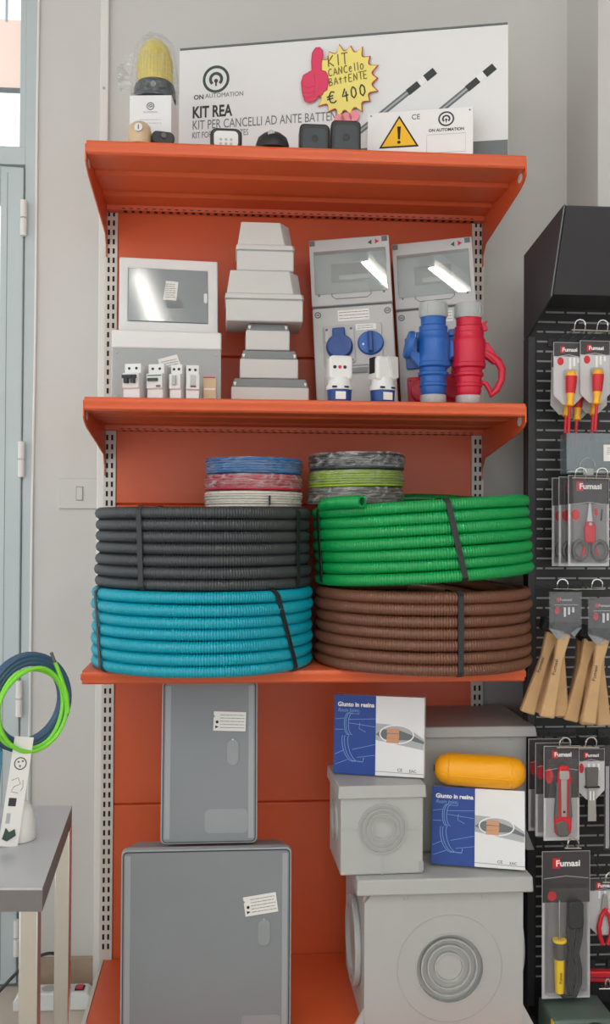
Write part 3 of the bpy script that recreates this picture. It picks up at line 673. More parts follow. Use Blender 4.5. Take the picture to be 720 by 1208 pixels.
# socket enclosures leaning on the back panel
def socket_box(x, y, label, kind, rot):
    t = thing('socket_enclosure', label, 'socket box', (x, y, Z2+0.004), rot, 'socket enclosures leaning on the back panel')
    t.scale = (1.0, 1.0, 0.955)
    w, H, D = 0.103, 0.474, 0.075
    MB().prism(rrect(-w, w, 0.010, H, 0.006), 0.012, D).build('case', 'enclosure', t, bevel=0.002, smooth=True)
    MB().prism(rrect(-w, w, 0.0, 0.283, 0.006), 0.0, 0.013).build('lower_cover', 'enclosure', t, bevel=0.003, smooth=True)
    # upper cover is a frame around the module window
    mb = MB(); mb.frame((-w, w, 0.287, H), (-w+0.012, w-0.012, 0.325, H-0.036), -0.004, 0.013)
    u = mb.build('upper_cover', 'enclosure', t, bevel=0.002, smooth=True)
    box('module_panel', 'inner_grey', t, -w+0.013, w-0.013, 0.0105, 0.0118, 0.326, H-0.037)
    box('module_slot', 'enclosure_dark', t, -0.050, 0.046, 0.0085, 0.0105, 0.356, 0.408)
    box('rail', 'steel', t, -0.030, 0.046, 0.007, 0.0085, 0.362, 0.374)
    box('window', 'cover', t, -w+0.010, w-0.010, -0.007, -0.0045, 0.318, H-0.034, bevel=0.001, label='clear window flap')
    mb = MB(); P = [(-0.050, 0.327), (-0.050, 0.312), (-0.040, 0.304), (0.040, 0.304), (0.050, 0.312), (0.050, 0.327)]; ribbon(mb, P, 0.0022, -0.004, 0.001); mb.build('finger_grip', 'enclosure_dark', u)
    for x_ in (-w+0.020, w-0.020): flat('pivot', 'enclosure_dark', u, circ(x_, 0.316, 0.003, 10), -0.004)
    for x_ in (-w+0.008, w-0.012): box('catch', 'print_mid', u, x_-0.007, x_+0.007, -0.0048, -0.0035, H-0.017, H-0.003)
    flat('green_mark', 'logo_green', u, [(0.048, H-0.018), (0.058, H-0.024), (0.058, H-0.010)], -0.004); flat('red_mark', 'cee_red', u, [(0.078, H-0.016), (0.067, H-0.023), (0.067, H-0.009)], -0.004)
    for x_ in (-w+0.014, w-0.014):
        MB().ring((x_, 0, 0.264), 0.006, 0.0085, -0.0012, 0.0002, 20).build('screw_ring', 'enclosure_dark', t); MB().prism([(x_-0.004, 0.2625), (x_+0.004, 0.2625), (x_+0.004, 0.2655), (x_-0.004, 0.2655)], -0.0012, 0.0002).build('screw_slot', 'enclosure_dark', t)
    flat('rating_label', 'paper', t, [(-0.038, 0.243), (0.042, 0.243), (0.042, 0.273), (-0.038, 0.273)]); lines('rating_print', 'print_dark', t, -0.035, 0.040, 0.246, 0.271, 3, -PR)
    if kind == 'single':
        mb = MB(); mb.prism(rrect(-0.078, 0.072, 0.118, 0.232, 0.006), -0.004, 0.002); mb.build('socket_plate', 'enclosure', t, bevel=0.002, smooth=True)
        MB().prism(rrect(-0.074, 0.002, 0.124, 0.226, 0.008), -0.010, -0.003).build('socket_flange', 'enclosure', t, bevel=0.002, smooth=True)
        sk = MB().lathe([(0, -0.028), (0.030, -0.026), (0.034, -0.020), (0.034, -0.010), (0, -0.010)], 'y', (-0.037, 0, 0.168), 32).build('socket_lid', 'cee_blue_dark', t, smooth=True)
        box('lid_hinge', 'cee_blue_dark', sk, -0.053, -0.021, -0.026, -0.010, 0.192, 0.218, bevel=0.003)
        for x_, z_ in ((-0.068, 0.218), (-0.006, 0.218), (-0.068, 0.132), (-0.006, 0.132)): flat('screw', 'enclosure_dark', t, circ(x_, z_, 0.0035, 10), -0.010)
        kn = MB().lathe([(0, -0.012), (0.030, -0.012), (0.033, -0.008), (0.033, -0.003), (0, -0.003)], 'y', (0.042, 0, 0.176), 32).build('rotary_switch', 'cee_blue', t, smooth=True)
        box('switch_grip', 'cee_blue_dark', kn, 0.036, 0.048, -0.026, -0.012, 0.148, 0.204, bevel=0.003)
        flat('switch_mark', 'print_white', kn, circ(0.023, 0.172, 0.003, 10), -0.012)
        flat('switch_label', 'paper', t, [(0.006, 0.214), (0.058, 0.214), (0.058, 0.230), (0.006, 0.230)], -0.004); lines('switch_print', 'print_mid', t, 0.010, 0.050, 0.216, 0.228, 2, -0.0046)
        box('name_strip', 'lid_grey', t, -0.012, 0.036, -0.0045, 0.001, 0.098, 0.112)
        MB().prism(rrect(-0.080, 0.072, 0.010, 0.094, 0.006), -0.003, 0.002).build('blank_plate', 'enclosure', t, bevel=0.002, smooth=True)
    else:
        for m_, z0, z1 in (('cee_blue', 0.118, 0.206), ('cee_red', 0.012, 0.096)):
            MB().prism(rrect(-0.084, 0.084, z0, z1, 0.006), -0.006, 0.002).build('socket_plate', m_, t, bevel=0.002, smooth=True)
            for cx in (-0.040, 0.042):
                sk = MB().lathe([(0.036, -0.006), (0.034, -0.022), (0.030, -0.024), (0, -0.026)], 'y', (cx, 0, (z0+z1)/2), 28).build('socket_lid', m_, t, smooth=True)
                box('lid_hinge', m_, sk, cx-0.014, cx+0.014, -0.028, -0.008, z1-0.014, z1+0.006, bevel=0.003)
            flat('screw', 'print_dark', t, circ(-0.076, z1-0.010, 0.003, 10), -0.006); box('plate_label', 'paper', t, -0.030, -0.010, -0.0275, -0.025, z0+0.018, z0+0.034)
socket_box(0.640, -0.200, 'grey socket enclosure with one blue socket and blue rotary switch', 'single', (-7, -3.4, -9.2))
socket_box(0.856, -0.200, 'grey socket enclosure with blue and red sockets behind the couplers', 'double', (-7, -3.8, -13.4))

# schuko adapters standing at the shelf edge
def adapter(x, rz, label, kind):
    t = thing('plug_adapter', label, 'plug adapter', (x, -0.345, Z2), (0, 0, rz), 'white and blue plug adapters on the second shelf')
    MB().lathe([(0, 0.0), (0.024, 0.0), (0.028, 0.004), (0.029, 0.030), (0, 0.030)], 'z', n=26).build('blue_plug', 'cee_blue_dark', t, smooth=True)
    box('plug_label', 'paper', t, -0.014, 0.010, -0.0292, -0.027, 0.006, 0.024)
    MB().lathe([(0.0, 0.030), (0.031, 0.030), (0.031, 0.038), (0.027, 0.046), (0.0265, 0.060), (0, 0.060)], 'z', n=26).build('collar', 'box_white', t, smooth=True)
    for a in (-0.016, 0.012): box('collar_notch', 'print_black', t, a-0.006, a+0.005, -0.0305, -0.026, 0.033, 0.037)
    hb = MB().prism(rrect(-0.028, 0.028, 0.052, 0.110, 0.010), -0.022, 0.022).build('socket_body', 'box_white', t, bevel=0.006, seg=3, smooth=True)
    if kind == 'front':
        for i in range(3):
            flat('socket_hole', 'print_black' if i != 1 else 'cee_red', t, circ(-0.015+0.012*i, 0.082, 0.0042, 12), -0.022)
    else:
        box('side_socket', 'print_black', t, -0.030, -0.022, -0.012, 0.012, 0.070, 0.108, bevel=0.001)
        MB().prism([(0.0, 0.11), (0.028, 0.11), (0.030, 0.06), (0.014, 0.055)], -0.026, -0.02).build('cable_cover', 'box_grey', t, bevel=0.002)
adapter(0.577, 4, 'white plug adapter showing three round holes above its blue plug', 'front')
adapter(0.680, 22, 'white plug adapter with a black side socket above its blue plug', 'side')

# blue and red industrial couplers, plug and connector joined, standing on end
def coupler(x, y, m, label, side):
    t = thing('industrial_coupler', label, 'coupler', (x, y, Z2), (0, 0, 0), 'industrial couplers standing on the second shelf')
    MB().lathe([(0, 0), (0.029, 0.0), (0.031, 0.003), (0.031, 0.022), (0, 0.022)], 'z', n=24).build('lower_gland', 'gland_grey', t, smooth=True)
    MB().lathe([(0, 0.022), (0.026, 0.022), (0.030, 0.030), (0.030, 0.042), (0.033, 0.044), (0.033, 0.050), (0.030, 0.052), (0.031, 0.066), (0.036, 0.070), (0.036, 0.076), (0.032, 0.078),
                (0.033, 0.086), (0.040, 0.090), (0.041, 0.098), (0.039, 0.100), (0.040, 0.150), (0.039, 0.156), (0.036, 0.160), (0.036, 0.172), (0.034, 0.174), (0.034, 0.186), (0.030, 0.189),
                (0.030, 0.206), (0.031, 0.208), (0, 0.208)], 'z', n=32).build('body', m, t, smooth=True)
    MB().lathe([(0, 0.208), (0.032, 0.208), (0.034, 0.212), (0.034, 0.238), (0.032, 0.243), (0.016, 0.245), (0, 0.245)], 'z', n=24).build('upper_gland', 'gland_grey', t, smooth=True)
    mb = MB()
    for k in range(14):
        a = 2*math.pi*k/14; mb.box(0.033, 0.0352, -0.002, 0.002, 0.214, 0.236, Matrix.Rotation(a, 4, 'Z'))
    mb.build('gland_ribs', 'gland_grey', t, stuff=True)
    if side < 0:
        fl = MB().lathe([(0, -0.004), (0.031, -0.004), (0.034, 0.002), (0.034, 0.008), (0, 0.008)], 'x', n=28, M=Matrix.Translation((-0.062, -0.004, 0.142)) @ Matrix.Rotation(R(12), 4, 'Y')).build('flap_lid', m, t, smooth=True)
        MB().prism([(-0.036, 0.086), (-0.030, 0.120), (-0.058, 0.128), (-0.064, 0.118)], -0.016, 0.010).build('flap_arm', m, t, bevel=0.002)
        MB().prism([(0.038, 0.110), (0.056, 0.120), (0.056, 0.150), (0.038, 0.156)], -0.008, 0.008).build('side_lug', m, t, bevel=0.002)
    else:
        MB().tube([(0.036, -0.004, 0.128), (0.052, -0.006, 0.120), (0.070, -0.008, 0.104), (0.080, -0.008, 0.086), (0.078, -0.008, 0.060), (0.066, -0.008, 0.036), (0.052, -0.008, 0.024), (0.050, -0.008, 0.036), (0.040, -0.006, 0.052), (0.030, -0.004, 0.054)],
                  [0.009, 0.009, 0.010, 0.009, 0.008, 0.008, 0.007, 0.006, 0.006, 0.006], 10).build('locking_lever', m, t, smooth=True)
        MB().prism([(0.034, 0.118), (0.062, 0.098), (0.068, 0.118), (0.046, 0.150), (0.038, 0.152)], -0.012, 0.008).build('lever_root', m, t, bevel=0.003)
        MB().prism([(0.030, 0.176), (0.046, 0.180), (0.040, 0.194), (0.046, 0.204), (0.030, 0.198)], -0.008, 0.008).build('side_lug', m, t, bevel=0.002)
coupler(0.803, -0.340, 'cee_blue', 'blue industrial plug and socket joined, with grey end caps', -1)
coupler(0.889, -0.340, 'cee_red', 'red industrial plug and socket joined, with grey end caps', 1)

# ------------------------------------------------------------------ third shelf: coils of corrugated conduit
def np_mesh(name, rings, n, closed_ends=True):
    """rings: array (N, n, 3) -> tube mesh"""
    N = len(rings); v = rings.reshape(-1, 3)
    i = np.arange(N-1)[:, None]*n; k = np.arange(n)[None, :]
    f = np.stack([i+k, i+(k+1) % n, i+n+(k+1) % n, i+n+k], -1).reshape(-1, 4)
    me = bpy.data.meshes.new(name); me.vertices.add(len(v)); me.vertices.foreach_set('co', v.astype(np.float32).ravel())
    me.loops.add(len(f)*4); me.polygons.add(len(f))
    me.loops.foreach_set('vertex_index', f.astype(np.int32).ravel()); me.polygons.foreach_set('loop_start', np.arange(len(f), dtype=np.int32)*4)
    me.polygons.foreach_set('use_smooth', np.ones(len(f), dtype=bool)); me.update(calc_edges=True); me.validate()
    return me
def helix_rings(Rc, tr, turns, pitch, per_turn, n, wob, seed, rib=None, start=0.0, a0=math.pi/2):
    r_ = np.random.default_rng(seed)
    N = int(per_turn*turns)+1; th = np.linspace(0, turns*2*math.pi, N)
    k = np.floor(th/(2*math.pi)+1e-9); fr = th/(2*math.pi)-k
    step = np.clip((fr-0.80)/0.20, 0, 1); step = step*step*(3-2*step)
    z = (k+step)*pitch+start
    T = int(turns)+2; dr = r_.uniform(-1, 1, T)*wob; ph = r_.uniform(0, 6.28, T); dz = r_.uniform(-0.4, 0.4, T)*wob
    ki = k.astype(int); kn = np.minimum(ki+1, T-1)
    lerp = lambda A: A[ki]*(1-step)+A[kn]*step
    rad = Rc+lerp(dr)+wob*0.5*np.sin(2*th+lerp(ph)); z = z+wob*0.35*np.sin(th+lerp(ph))
    ang = th+a0
    rr = np.full(N, tr)
    if rib is not None: rr = tr*(1+rib*np.array([-1.0, 0.20, 0.32, 0.20])[np.arange(N) % 4])
    b = 2*math.pi*np.arange(n)/n
    cr = rad[:, None]+rr[:, None]*np.cos(b)[None]
    zz = z[:, None]+rr[:, None]*np.sin(b)[None]
    return np.stack([cr*np.cos(ang)[:, None], cr*np.sin(ang)[:, None], zz], -1)
def coil(label, m, loc, rot, Ro, turns, tr, pitch, straps, seed, wob=0.002):
    t = thing('conduit_coil', label, 'conduit coil', loc, rot, 'corrugated conduit coils on the third shelf')
    Rc = Ro-tr
    per = int(2*math.pi*Rc/0.0062)*4
    link('tube', np_mesh('tube', helix_rings(Rc, tr, turns, pitch, per, 10, wob, seed, 0.14, tr), 10), m, t)
    link('inner_turns', np_mesh('inner_turns', helix_rings(Rc-2.05*tr, tr, turns, pitch, 90, 8, wob*0.5, seed+5, None, tr), 8), m, t)
    link('inner_turns', np_mesh('inner_turns', helix_rings(Rc-4.1*tr, tr, turns-1, pitch, 90, 8, wob*0.5, seed+9, None, tr), 8), m, t)
    H = turns*pitch+0.002
    for ang, skew in straps:
        ro, ri = Ro+wob*1.2+0.0012, Ro-6.6*tr
        loop = [(ro, 0.010), (ro, H-0.010), (ro-0.010, H+0.001), (ri+0.008, H+0.001), (ri, H-0.010), (ri, 0.010), (ri+0.008, -0.001), (ro-0.010, -0.001)]
        vs = []; hw = 0.0065
        for off, sc in ((0.0, 1), (0.0016, 1)):
            for r0, z0 in loop:
                rr = r0-off if r0 > (ro+ri)/2 else r0+off; zz = z0+(off if z0 < H/2 else -off)*0.5
                aa = R(ang+skew*(z0/H-0.5)); c_, s_ = math.cos(aa), math.sin(aa)
                for w in (-hw, hw): vs.append((rr*c_-w*s_, rr*s_+w*c_, zz))
        L = len(loop); fs = []
        for i in range(L):
            j = (i+1) % L
            fs += [(2*i, 2*i+1, 2*j+1, 2*j), (2*L+2*i, 2*L+2*j, 2*L+2*j+1, 2*L+2*i+1), (2*i, 2*j, 2*L+2*j, 2*L+2*i), (2*i+1, 2*L+2*i+1, 2*L+2*j+1, 2*j+1)]
        mb = MB(); mb._add(vs, fs); mb.build('strap', 'strap', t)
    return t
CT, CP = 0.0134, 0.0264
coil('turquoise corrugated conduit coil under the black coil', 'tube_teal', (0.258, -0.270, Z3), (0, 0, 0), 0.264, 7, CT, CP, [(-43.5, -16), (-152, -9)], 11)
coil('black corrugated conduit coil on the turquoise coil', 'tube_black', (0.259, -0.266, Z3+0.1855), (0, 0, 0), 0.258, 7, CT, CP, [(-121, -2), (-33, 0)], 12)
coil('brown corrugated conduit coil under the green coil', 'tube_brown', (0.792, -0.268, Z3), (0, 0, 0), 0.262, 7, CT, CP, [(-82.5, 0)], 13)
gc = coil('green corrugated conduit coil with a free open end', 'tube_green', (0.796, -0.268, Z3+0.2055), (0, -3.6, 0), 0.264, 7, CT, CP, [(-84.5, -7), (-165, 0)], 14, 0.003)
def corr_tube(pts, tr, n=12, rib=0.10):
    P = np.array(pts, float); seg = np.linalg.norm(np.diff(P, axis=0), axis=1); L = np.concatenate([[0], np.cumsum(seg)])
    N = int(L[-1]/0.0056)*3; s = np.linspace(0, L[-1], N); C = np.stack([np.interp(s, L, P[:, i]) for i in range(3)], -1)
    T = np.gradient(C, axis=0); T /= np.linalg.norm(T, axis=1)[:, None]; up = np.array([0, 0, 1.0])
    A = np.cross(T, up); A /= np.linalg.norm(A, axis=1)[:, None]; B = np.cross(A, T); b = 2*math.pi*np.arange(n)/n
    rr = tr*(1+rib*np.array([-1, .6, .6])[np.arange(N) % 3])
    return C[:, None]+rr[:, None, None]*(np.cos(b)[None, :, None]*A[:, None]+np.sin(b)[None, :, None]*B[:, None]), C, T
pe = [(-0.245, -0.08, 0.186), (-0.243, -0.115, 0.190), (-0.232, -0.150, 0.192), (-0.212, -0.180, 0.192), (-0.186, -0.206, 0.191), (-0.172, -0.222, 0.190)]
rg, Cc, Tt = corr_tube(pe, CT)
link('free_end', np_mesh('free_end', rg, 12), 'tube_green', gc)
e = Vector(Cc[-1]); dirv = Vector(Tt[-1]).normalized(); M = Matrix.Translation(e) @ dirv.to_track_quat('Z', 'Y').to_matrix().to_4x4()
MB().lathe([(0.0095, -0.012), (0.0095, 0.0005), (0.0138, 0.0005), (0.0138, -0.004)], 'z', n=18, M=M).build('tube_rim', 'tube_green', gc, smooth=True)
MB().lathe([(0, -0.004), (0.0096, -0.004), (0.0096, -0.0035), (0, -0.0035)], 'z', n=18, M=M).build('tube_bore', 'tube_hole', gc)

# plastic wrapped coils of single wire
def wire_coil(label, m, loc, rot, Ro, h, seed, wrap='wrap'):
    t = thing('wire_coil', label, 'wire coil', loc, rot, 'wrapped wire coils on the third shelf')
    r = 0.0030; rows = int(h/(2*r))
    link('turns', np_mesh('turns', helix_rings(Ro-r, r, rows, 2*r*0.98, 72, 6, 0.0016, seed, None, r), 6), m, t)
    link('turns', np_mesh('turns', helix_rings(Ro-2.6*r, r, rows, 2*r*0.98, 72, 6, 0.0016, seed+1, None, r), 6), m, t)
    link('turns', np_mesh('turns', helix_rings(Ro-4.4*r, r, rows, 2*r*1.0, 72, 6, 0.0016, seed+2, None, r), 6), m, t)
    MB().lathe([(Ro-0.050, 0.002), (Ro-0.006, 0.002), (Ro-0.005, h*0.5), (Ro-0.006, h-0.002), (Ro-0.050, h-0.002)], 'z', n=48, close=True).build('core_turns', m, t, smooth=True)
    wrap_shell('plastic_wrap', [(Ro-0.030, 0.000), (Ro-0.002, 0.0005), (Ro+0.0025, h*0.3), (Ro+0.0025, h*0.7), (Ro-0.002, h-0.0005), (Ro-0.030, h)], t, wrap, 0.0014, 56, seed)
    return t
for i, (m, lab) in enumerate((('wire_white', 'white wire coil with black tie under the red coil'), ('wire_red', 'red wire coil wrapped in clear plastic between blue and white coils'), ('wire_blue', 'blue wire coil on top of the red coil'))):
    t = wire_coil(lab, m, (0.378, -0.262, 1.288+0.0395*i), (0, 0, 0), 0.1185-0.001*i, 0.0385, 30+i, 'wrap' if i != 1 else 'wrap_dense')
    if i == 0: box('tie', 'print_black', t, 0.032, 0.036, -0.1240, -0.1150, 0.004, 0.026)
for i, (m, lab) in enumerate((('wire_grey', 'grey-brown wire coil wrapped in plastic under the yellow-green coil'), ('wire_green', 'yellow-green wire coil wrapped in plastic between two dark coils'), ('wire_black', 'dark grey wire coil on top of the yellow-green coil'))):
    wire_coil(lab, m, (0.626+0.002*i, -0.262, 1.2965+0.0415*i), (0, -1.0, 0), 0.1165, 0.0405, 40+i, 'wrap_dense' if i != 1 else 'wrap')

# ------------------------------------------------------------------ base: grey cabinets
def cabinet(name, label, loc, rot, w, h, deep, tagpos, latch):
    t = thing(name, label, 'enclosure', loc, rot)
    a = w/2
    MB().prism(rrect(-a, a, 0, h, 0.012), 0.0, 0.022).build('door', 'cabinet_edge', t, bevel=0.002, smooth=True)
    mb = MB(); mb.prism(rrect(-a+0.0035, a-0.0035, 0.0035, h-0.0035, 0.010), -0.0008, 0.002); mb.build('door_seam', 'cabinet_seal', t)
    mb = MB(); mb.prism(rrect(-a+0.0060, a-0.0060, 0.0060, h-0.0060, 0.008), -0.0022, 0.002); mb.build('door_panel', 'cabinet_grey', t)
    for s_ in (-1, 1): box('edge_band', 'cabinet_edge', t, s_*(a-0.015)-0.006, s_*(a-0.015)+0.006, -0.0027, -0.0020, 0.012, h-0.012)
    MB().prism(rrect(-a+0.004, a-0.004, 0.004, h-0.004, 0.01), 0.022, 0.026).build('gasket', 'cabinet_seal', t)
    M = Matrix.Translation((0, 0.026, h/2)) @ Matrix.Rotation(R(-90), 4, 'X')
    mb = MB(); mb.frustum((-a+0.003, a-0.003, -h/2+0.003, h/2-0.003), 0, (-a+0.022, a-0.022, -h/2+0.02, h/2-0.012), deep-0.026, M); mb.build('body', 'cabinet_grey', t, bevel=0.006, smooth=True)
    lx, lz = latch
    MB().prism(rrect(lx-0.014, lx+0.014, lz-0.030, lz+0.030, 0.0138), -0.0045, -0.002).build('latch', 'latch', t, bevel=0.0008, smooth=True)
    flat('latch_screw', 'print_white', t, circ(lx, lz+0.0290, 0.0020, 8), -0.0040)
    tx, tz, tr_ = tagpos; g = Matrix.Translation((tx, 0, tz)) @ Matrix.Rotation(R(-tr_), 4, 'Y')
    tg = MB().prism([(-0.0375, -0.022), (0.0375, -0.022), (0.0375, 0.022), (-0.0375, 0.022), (-0.0375, 0.014), (-0.034, 0.011), (-0.0375, 0.008)], -0.0050, -0.0042, M=g).build('paper_tag', 'paper', t)
    ln = lines('tag_print', 'print_mid', tg, -0.022, 0.034, -0.018, 0.018, 5, -0.0051, 0.0011); ln.matrix_local = g
    mb = MB(); mb.prism(circ(-0.029, -0.002, 0.0035, 10), -0.0056, -0.005); mb.prism([(-0.033, -0.017), (-0.025, -0.013), (-0.033, -0.010)], -0.0056, -0.005)
    mk = mb.build('tag_marks', 'print_black', tg); mk.matrix_local = g
    return t, a, h
c1, a, h = cabinet('wall_cabinet', 'large square grey plastic cabinet with paper tag at the bottom', (0.2735, -0.405, ZB+0.0005), (0, 0, 0), 0.384, 0.418, 0.125, (0.122, 0.292, 8), (0.130, 0.228))
MB().prism(rrect(0.080, a-0.024, 0.006, 0.042, 0.010), -0.0030, -0.002).build('name_plate', 'latch', c1)
c2, a, h = cabinet('wall_cabinet', 'tall narrow grey plastic cabinet standing on the large one', (0.277, -0.372, ZB+0.4195), (-5, 0, 0), 0.222, 0.371, 0.105, (0.046, 0.277, -2), (0.0535, 0.206))
MB().prism(rrect(-0.010, a-0.022, 0.024, 0.078, 0.012), -0.0030, -0.002).build('name_plate', 'latch', c2)

# ------------------------------------------------------------------ base: junction pits and boxes
def knockout(t, cx, cz, rad, y=0.0, m='well_grey', n=4, groove='well_shade'):
    for i in range(n):
        r1 = rad*(1-i*0.235); r0 = r1-rad*0.075
        MB().ring((cx, 0, cz), r0, r1, y-0.006+0.001*i, y+0.001, 44).build('knockout_ring', m, t, smooth=True)
    MB().ring((cx, 0, cz), rad*0.93, rad*0.98, y-0.0005, y+0.001, 44).build('knockout_groove', groove, t)
pit = thing('cable_pit', 'largest pale grey square cable pit with concentric rings and round side hubs', 'cable pit', (0.815, -0.425, ZB+0.0005), (0, 0, 0))
PWD, PHT = 0.184, 0.352
# body with a recessed round opening in front (ring of steps)
box('body', 'well_grey', pit, -PWD, PWD, 0.014, 0.35, 0.0, PHT-0.034, bevel=0.004)
mb = MB(); cx, cz, rr = 0.013, 0.142, 0.077
no = 48; outer = []
hw, z0, z1 = PWD, 0.0, PHT-0.034
for i in range(no):
    a = 2*math.pi*i/no; c_, s_ = math.cos(a), math.sin(a)
    tx = ((hw-cx) if c_ > 0 else (-hw-cx))/c_ if abs(c_) > 1e-6 else 1e9; tz = ((z1-cz) if s_ > 0 else (z0-cz))/s_ if abs(s_) > 1e-6 else 1e9
    t_ = min(tx, tz); outer.append((cx+c_*t_, cz+s_*t_))
inner = [(cx+rr*math.cos(2*math.pi*i/no), cz+rr*math.sin(2*math.pi*i/no)) for i in range(no)]
vs = [(p[0], 0, p[1]) for p in outer]+[(p[0], 0, p[1]) for p in inner]+[(p[0], 0.014, p[1]) for p in inner]+[(p[0], 0.014, p[1]) for p in outer]
fs = []
for i in range(no):
    j = (i+1) % no; fs += [(i, j, no+j, no+i), (no+i, no+j, 2*no+j, 2*no+i), (3*no+i, 3*no+j, j, i)]
mb._add(vs, fs); mb.build('front_wall', 'well_grey', pit)
for r_, y0 in ((0.066, 0.002), (0.051, 0.003), (0.034, 0.004)):
    MB().ring((cx, 0, cz), r_-0.0035, r_, y0, 0.015, 48).build('knockout_ring', 'well_grey', pit, smooth=True)
MB().lathe([(0, 0.008), (0.030, 0.008), (0.030, 0.015), (0, 0.015)], 'y', (cx, 0, cz), 40).build('knockout_disc', 'well_grey', pit, smooth=True)
MB().ring((cx, 0, cz), 0.077, 0.0805, -0.0025, 0.004, 48).build('knockout_rim', 'well_grey', pit, smooth=True)
MB().ring((cx, 0, cz), 0.121, 0.122, -0.0010, 0.002, 56).build('score_circle', 'well_shade', pit)
MB().frustum((-PWD-0.020, PWD+0.020, -0.018, 0.37), PHT-0.036, (-PWD-0.018, PWD+0.018, -0.016, 0.366), PHT).build('lid', 'well_grey', pit, bevel=0.004, smooth=True)
for x in (-0.09, 0.09): box('lid_clip', 'well_grey', pit, x-0.004, x+0.004, -0.003, 0.002, PHT-0.052, PHT-0.034, bevel=0.001)
for s_ in (-1, 1):
    MB().lathe([(0.040, 0.0), (0.098, 0.0), (0.102, 0.004), (0.102, 0.012), (0.098, 0.016), (0.084, 0.016), (0.084, 0.006), (0.040, 0.006)], 'x', n=44, close=True,
               M=Matrix.Translation((s_*PWD, 0.135, 0.158)) @ Matrix.Scale(s_, 4, (1, 0, 0))).build('side_hub', 'well_grey', pit, smooth=True)
    MB().lathe([(0, 0.002), (0.042, 0.002), (0.042, 0.008), (0, 0.008)], 'x', n=36, M=Matrix.Translation((s_*PWD, 0.135, 0.158)) @ Matrix.Scale(s_, 4, (1, 0, 0))).build('hub_disc', 'well_shade', pit, smooth=True)
    MB().prism([(s_*PWD, 0.0), (s_*(PWD+0.030), 0.0), (s_*PWD, 0.055)], 0.004, 0.012).build('foot_gusset', 'well_grey', pit)

mid = thing('small_cable_pit', 'small pale grey square cable pit with ring knockout on the largest pit', 'cable pit', (0.673, -0.410, ZB+PHT+0.0015), (0, 0, 1.5))
ax = 0.096
box('body', 'well_grey', mid, -ax, ax, 0, 0.19, 0, 0.178, bevel=0.003)
MB().frustum((-ax-0.007, ax+0.006, -0.008, 0.198), 0.176, (-ax-0.005, ax+0.004, -0.006, 0.196), 0.205).build('lid', 'well_grey', mid, bevel=0.002, smooth=True)
for r_ in (0.056, 0.046, 0.036, 0.0245):
    MB().ring((0.0, 0, 0.105), r_-0.0028, r_, -0.0055, 0.001, 44).build('knockout_ring', 'well_grey', mid, smooth=True)
for b in ((-ax+0.002, -0.056, 0.103, 0.107), (0.056, ax-0.002, 0.103, 0.107), (-0.002, 0.002, 0.0, 0.049), (-0.002, 0.002, 0.161, 0.176)): box('web_rib', 'well_grey', mid, b[0], b[1], -0.002, 0.001, b[2], b[3])
for r_ in (0.05, 0.036): MB().lathe([(r_-0.003, -0.004), (r_, -0.004), (r_, 0.001), (r_-0.003, 0.001)], 'x', (-ax, 0.095, 0.1), 36, close=True).build('side_ring', 'well_grey', mid, smooth=True)
box('corner_notch', 'well_shade', mid, ax-0.010, ax+0.001, -0.0015, 0.002, 0.006, 0.028)

bk = thing('tall_cable_pit', 'tall pale grey cable pit standing behind the yellow capsule', 'cable pit', (0.925, -0.265, ZB+PHT+0.0015), (0, 0, 0))
box('body', 'well_grey', bk, -0.132, 0.132, 0.0, 0.262, 0.0, 0.284, bevel=0.004)
MB().frustum((-0.154, 0.154, -0.016, 0.276), 0.282, (-0.150, 0.150, -0.012, 0.272), 0.308).build('lid', 'well_grey', bk, bevel=0.003, smooth=True)
for x in (-0.004, 0.09): box('lid_clip', 'well_grey', bk, x-0.003, x+0.003, -0.003, 0.001, 0.272, 0.283, bevel=0.001)
MB().prism([(0.132, 0.0), (0.152, 0.0), (0.132, 0.050)], 0.002, 0.010).build('foot_gusset', 'well_grey', bk)
box('foot_flange', 'well_grey', bk, -0.146, 0.150, 0.012, 0.27, 0.0, 0.006)

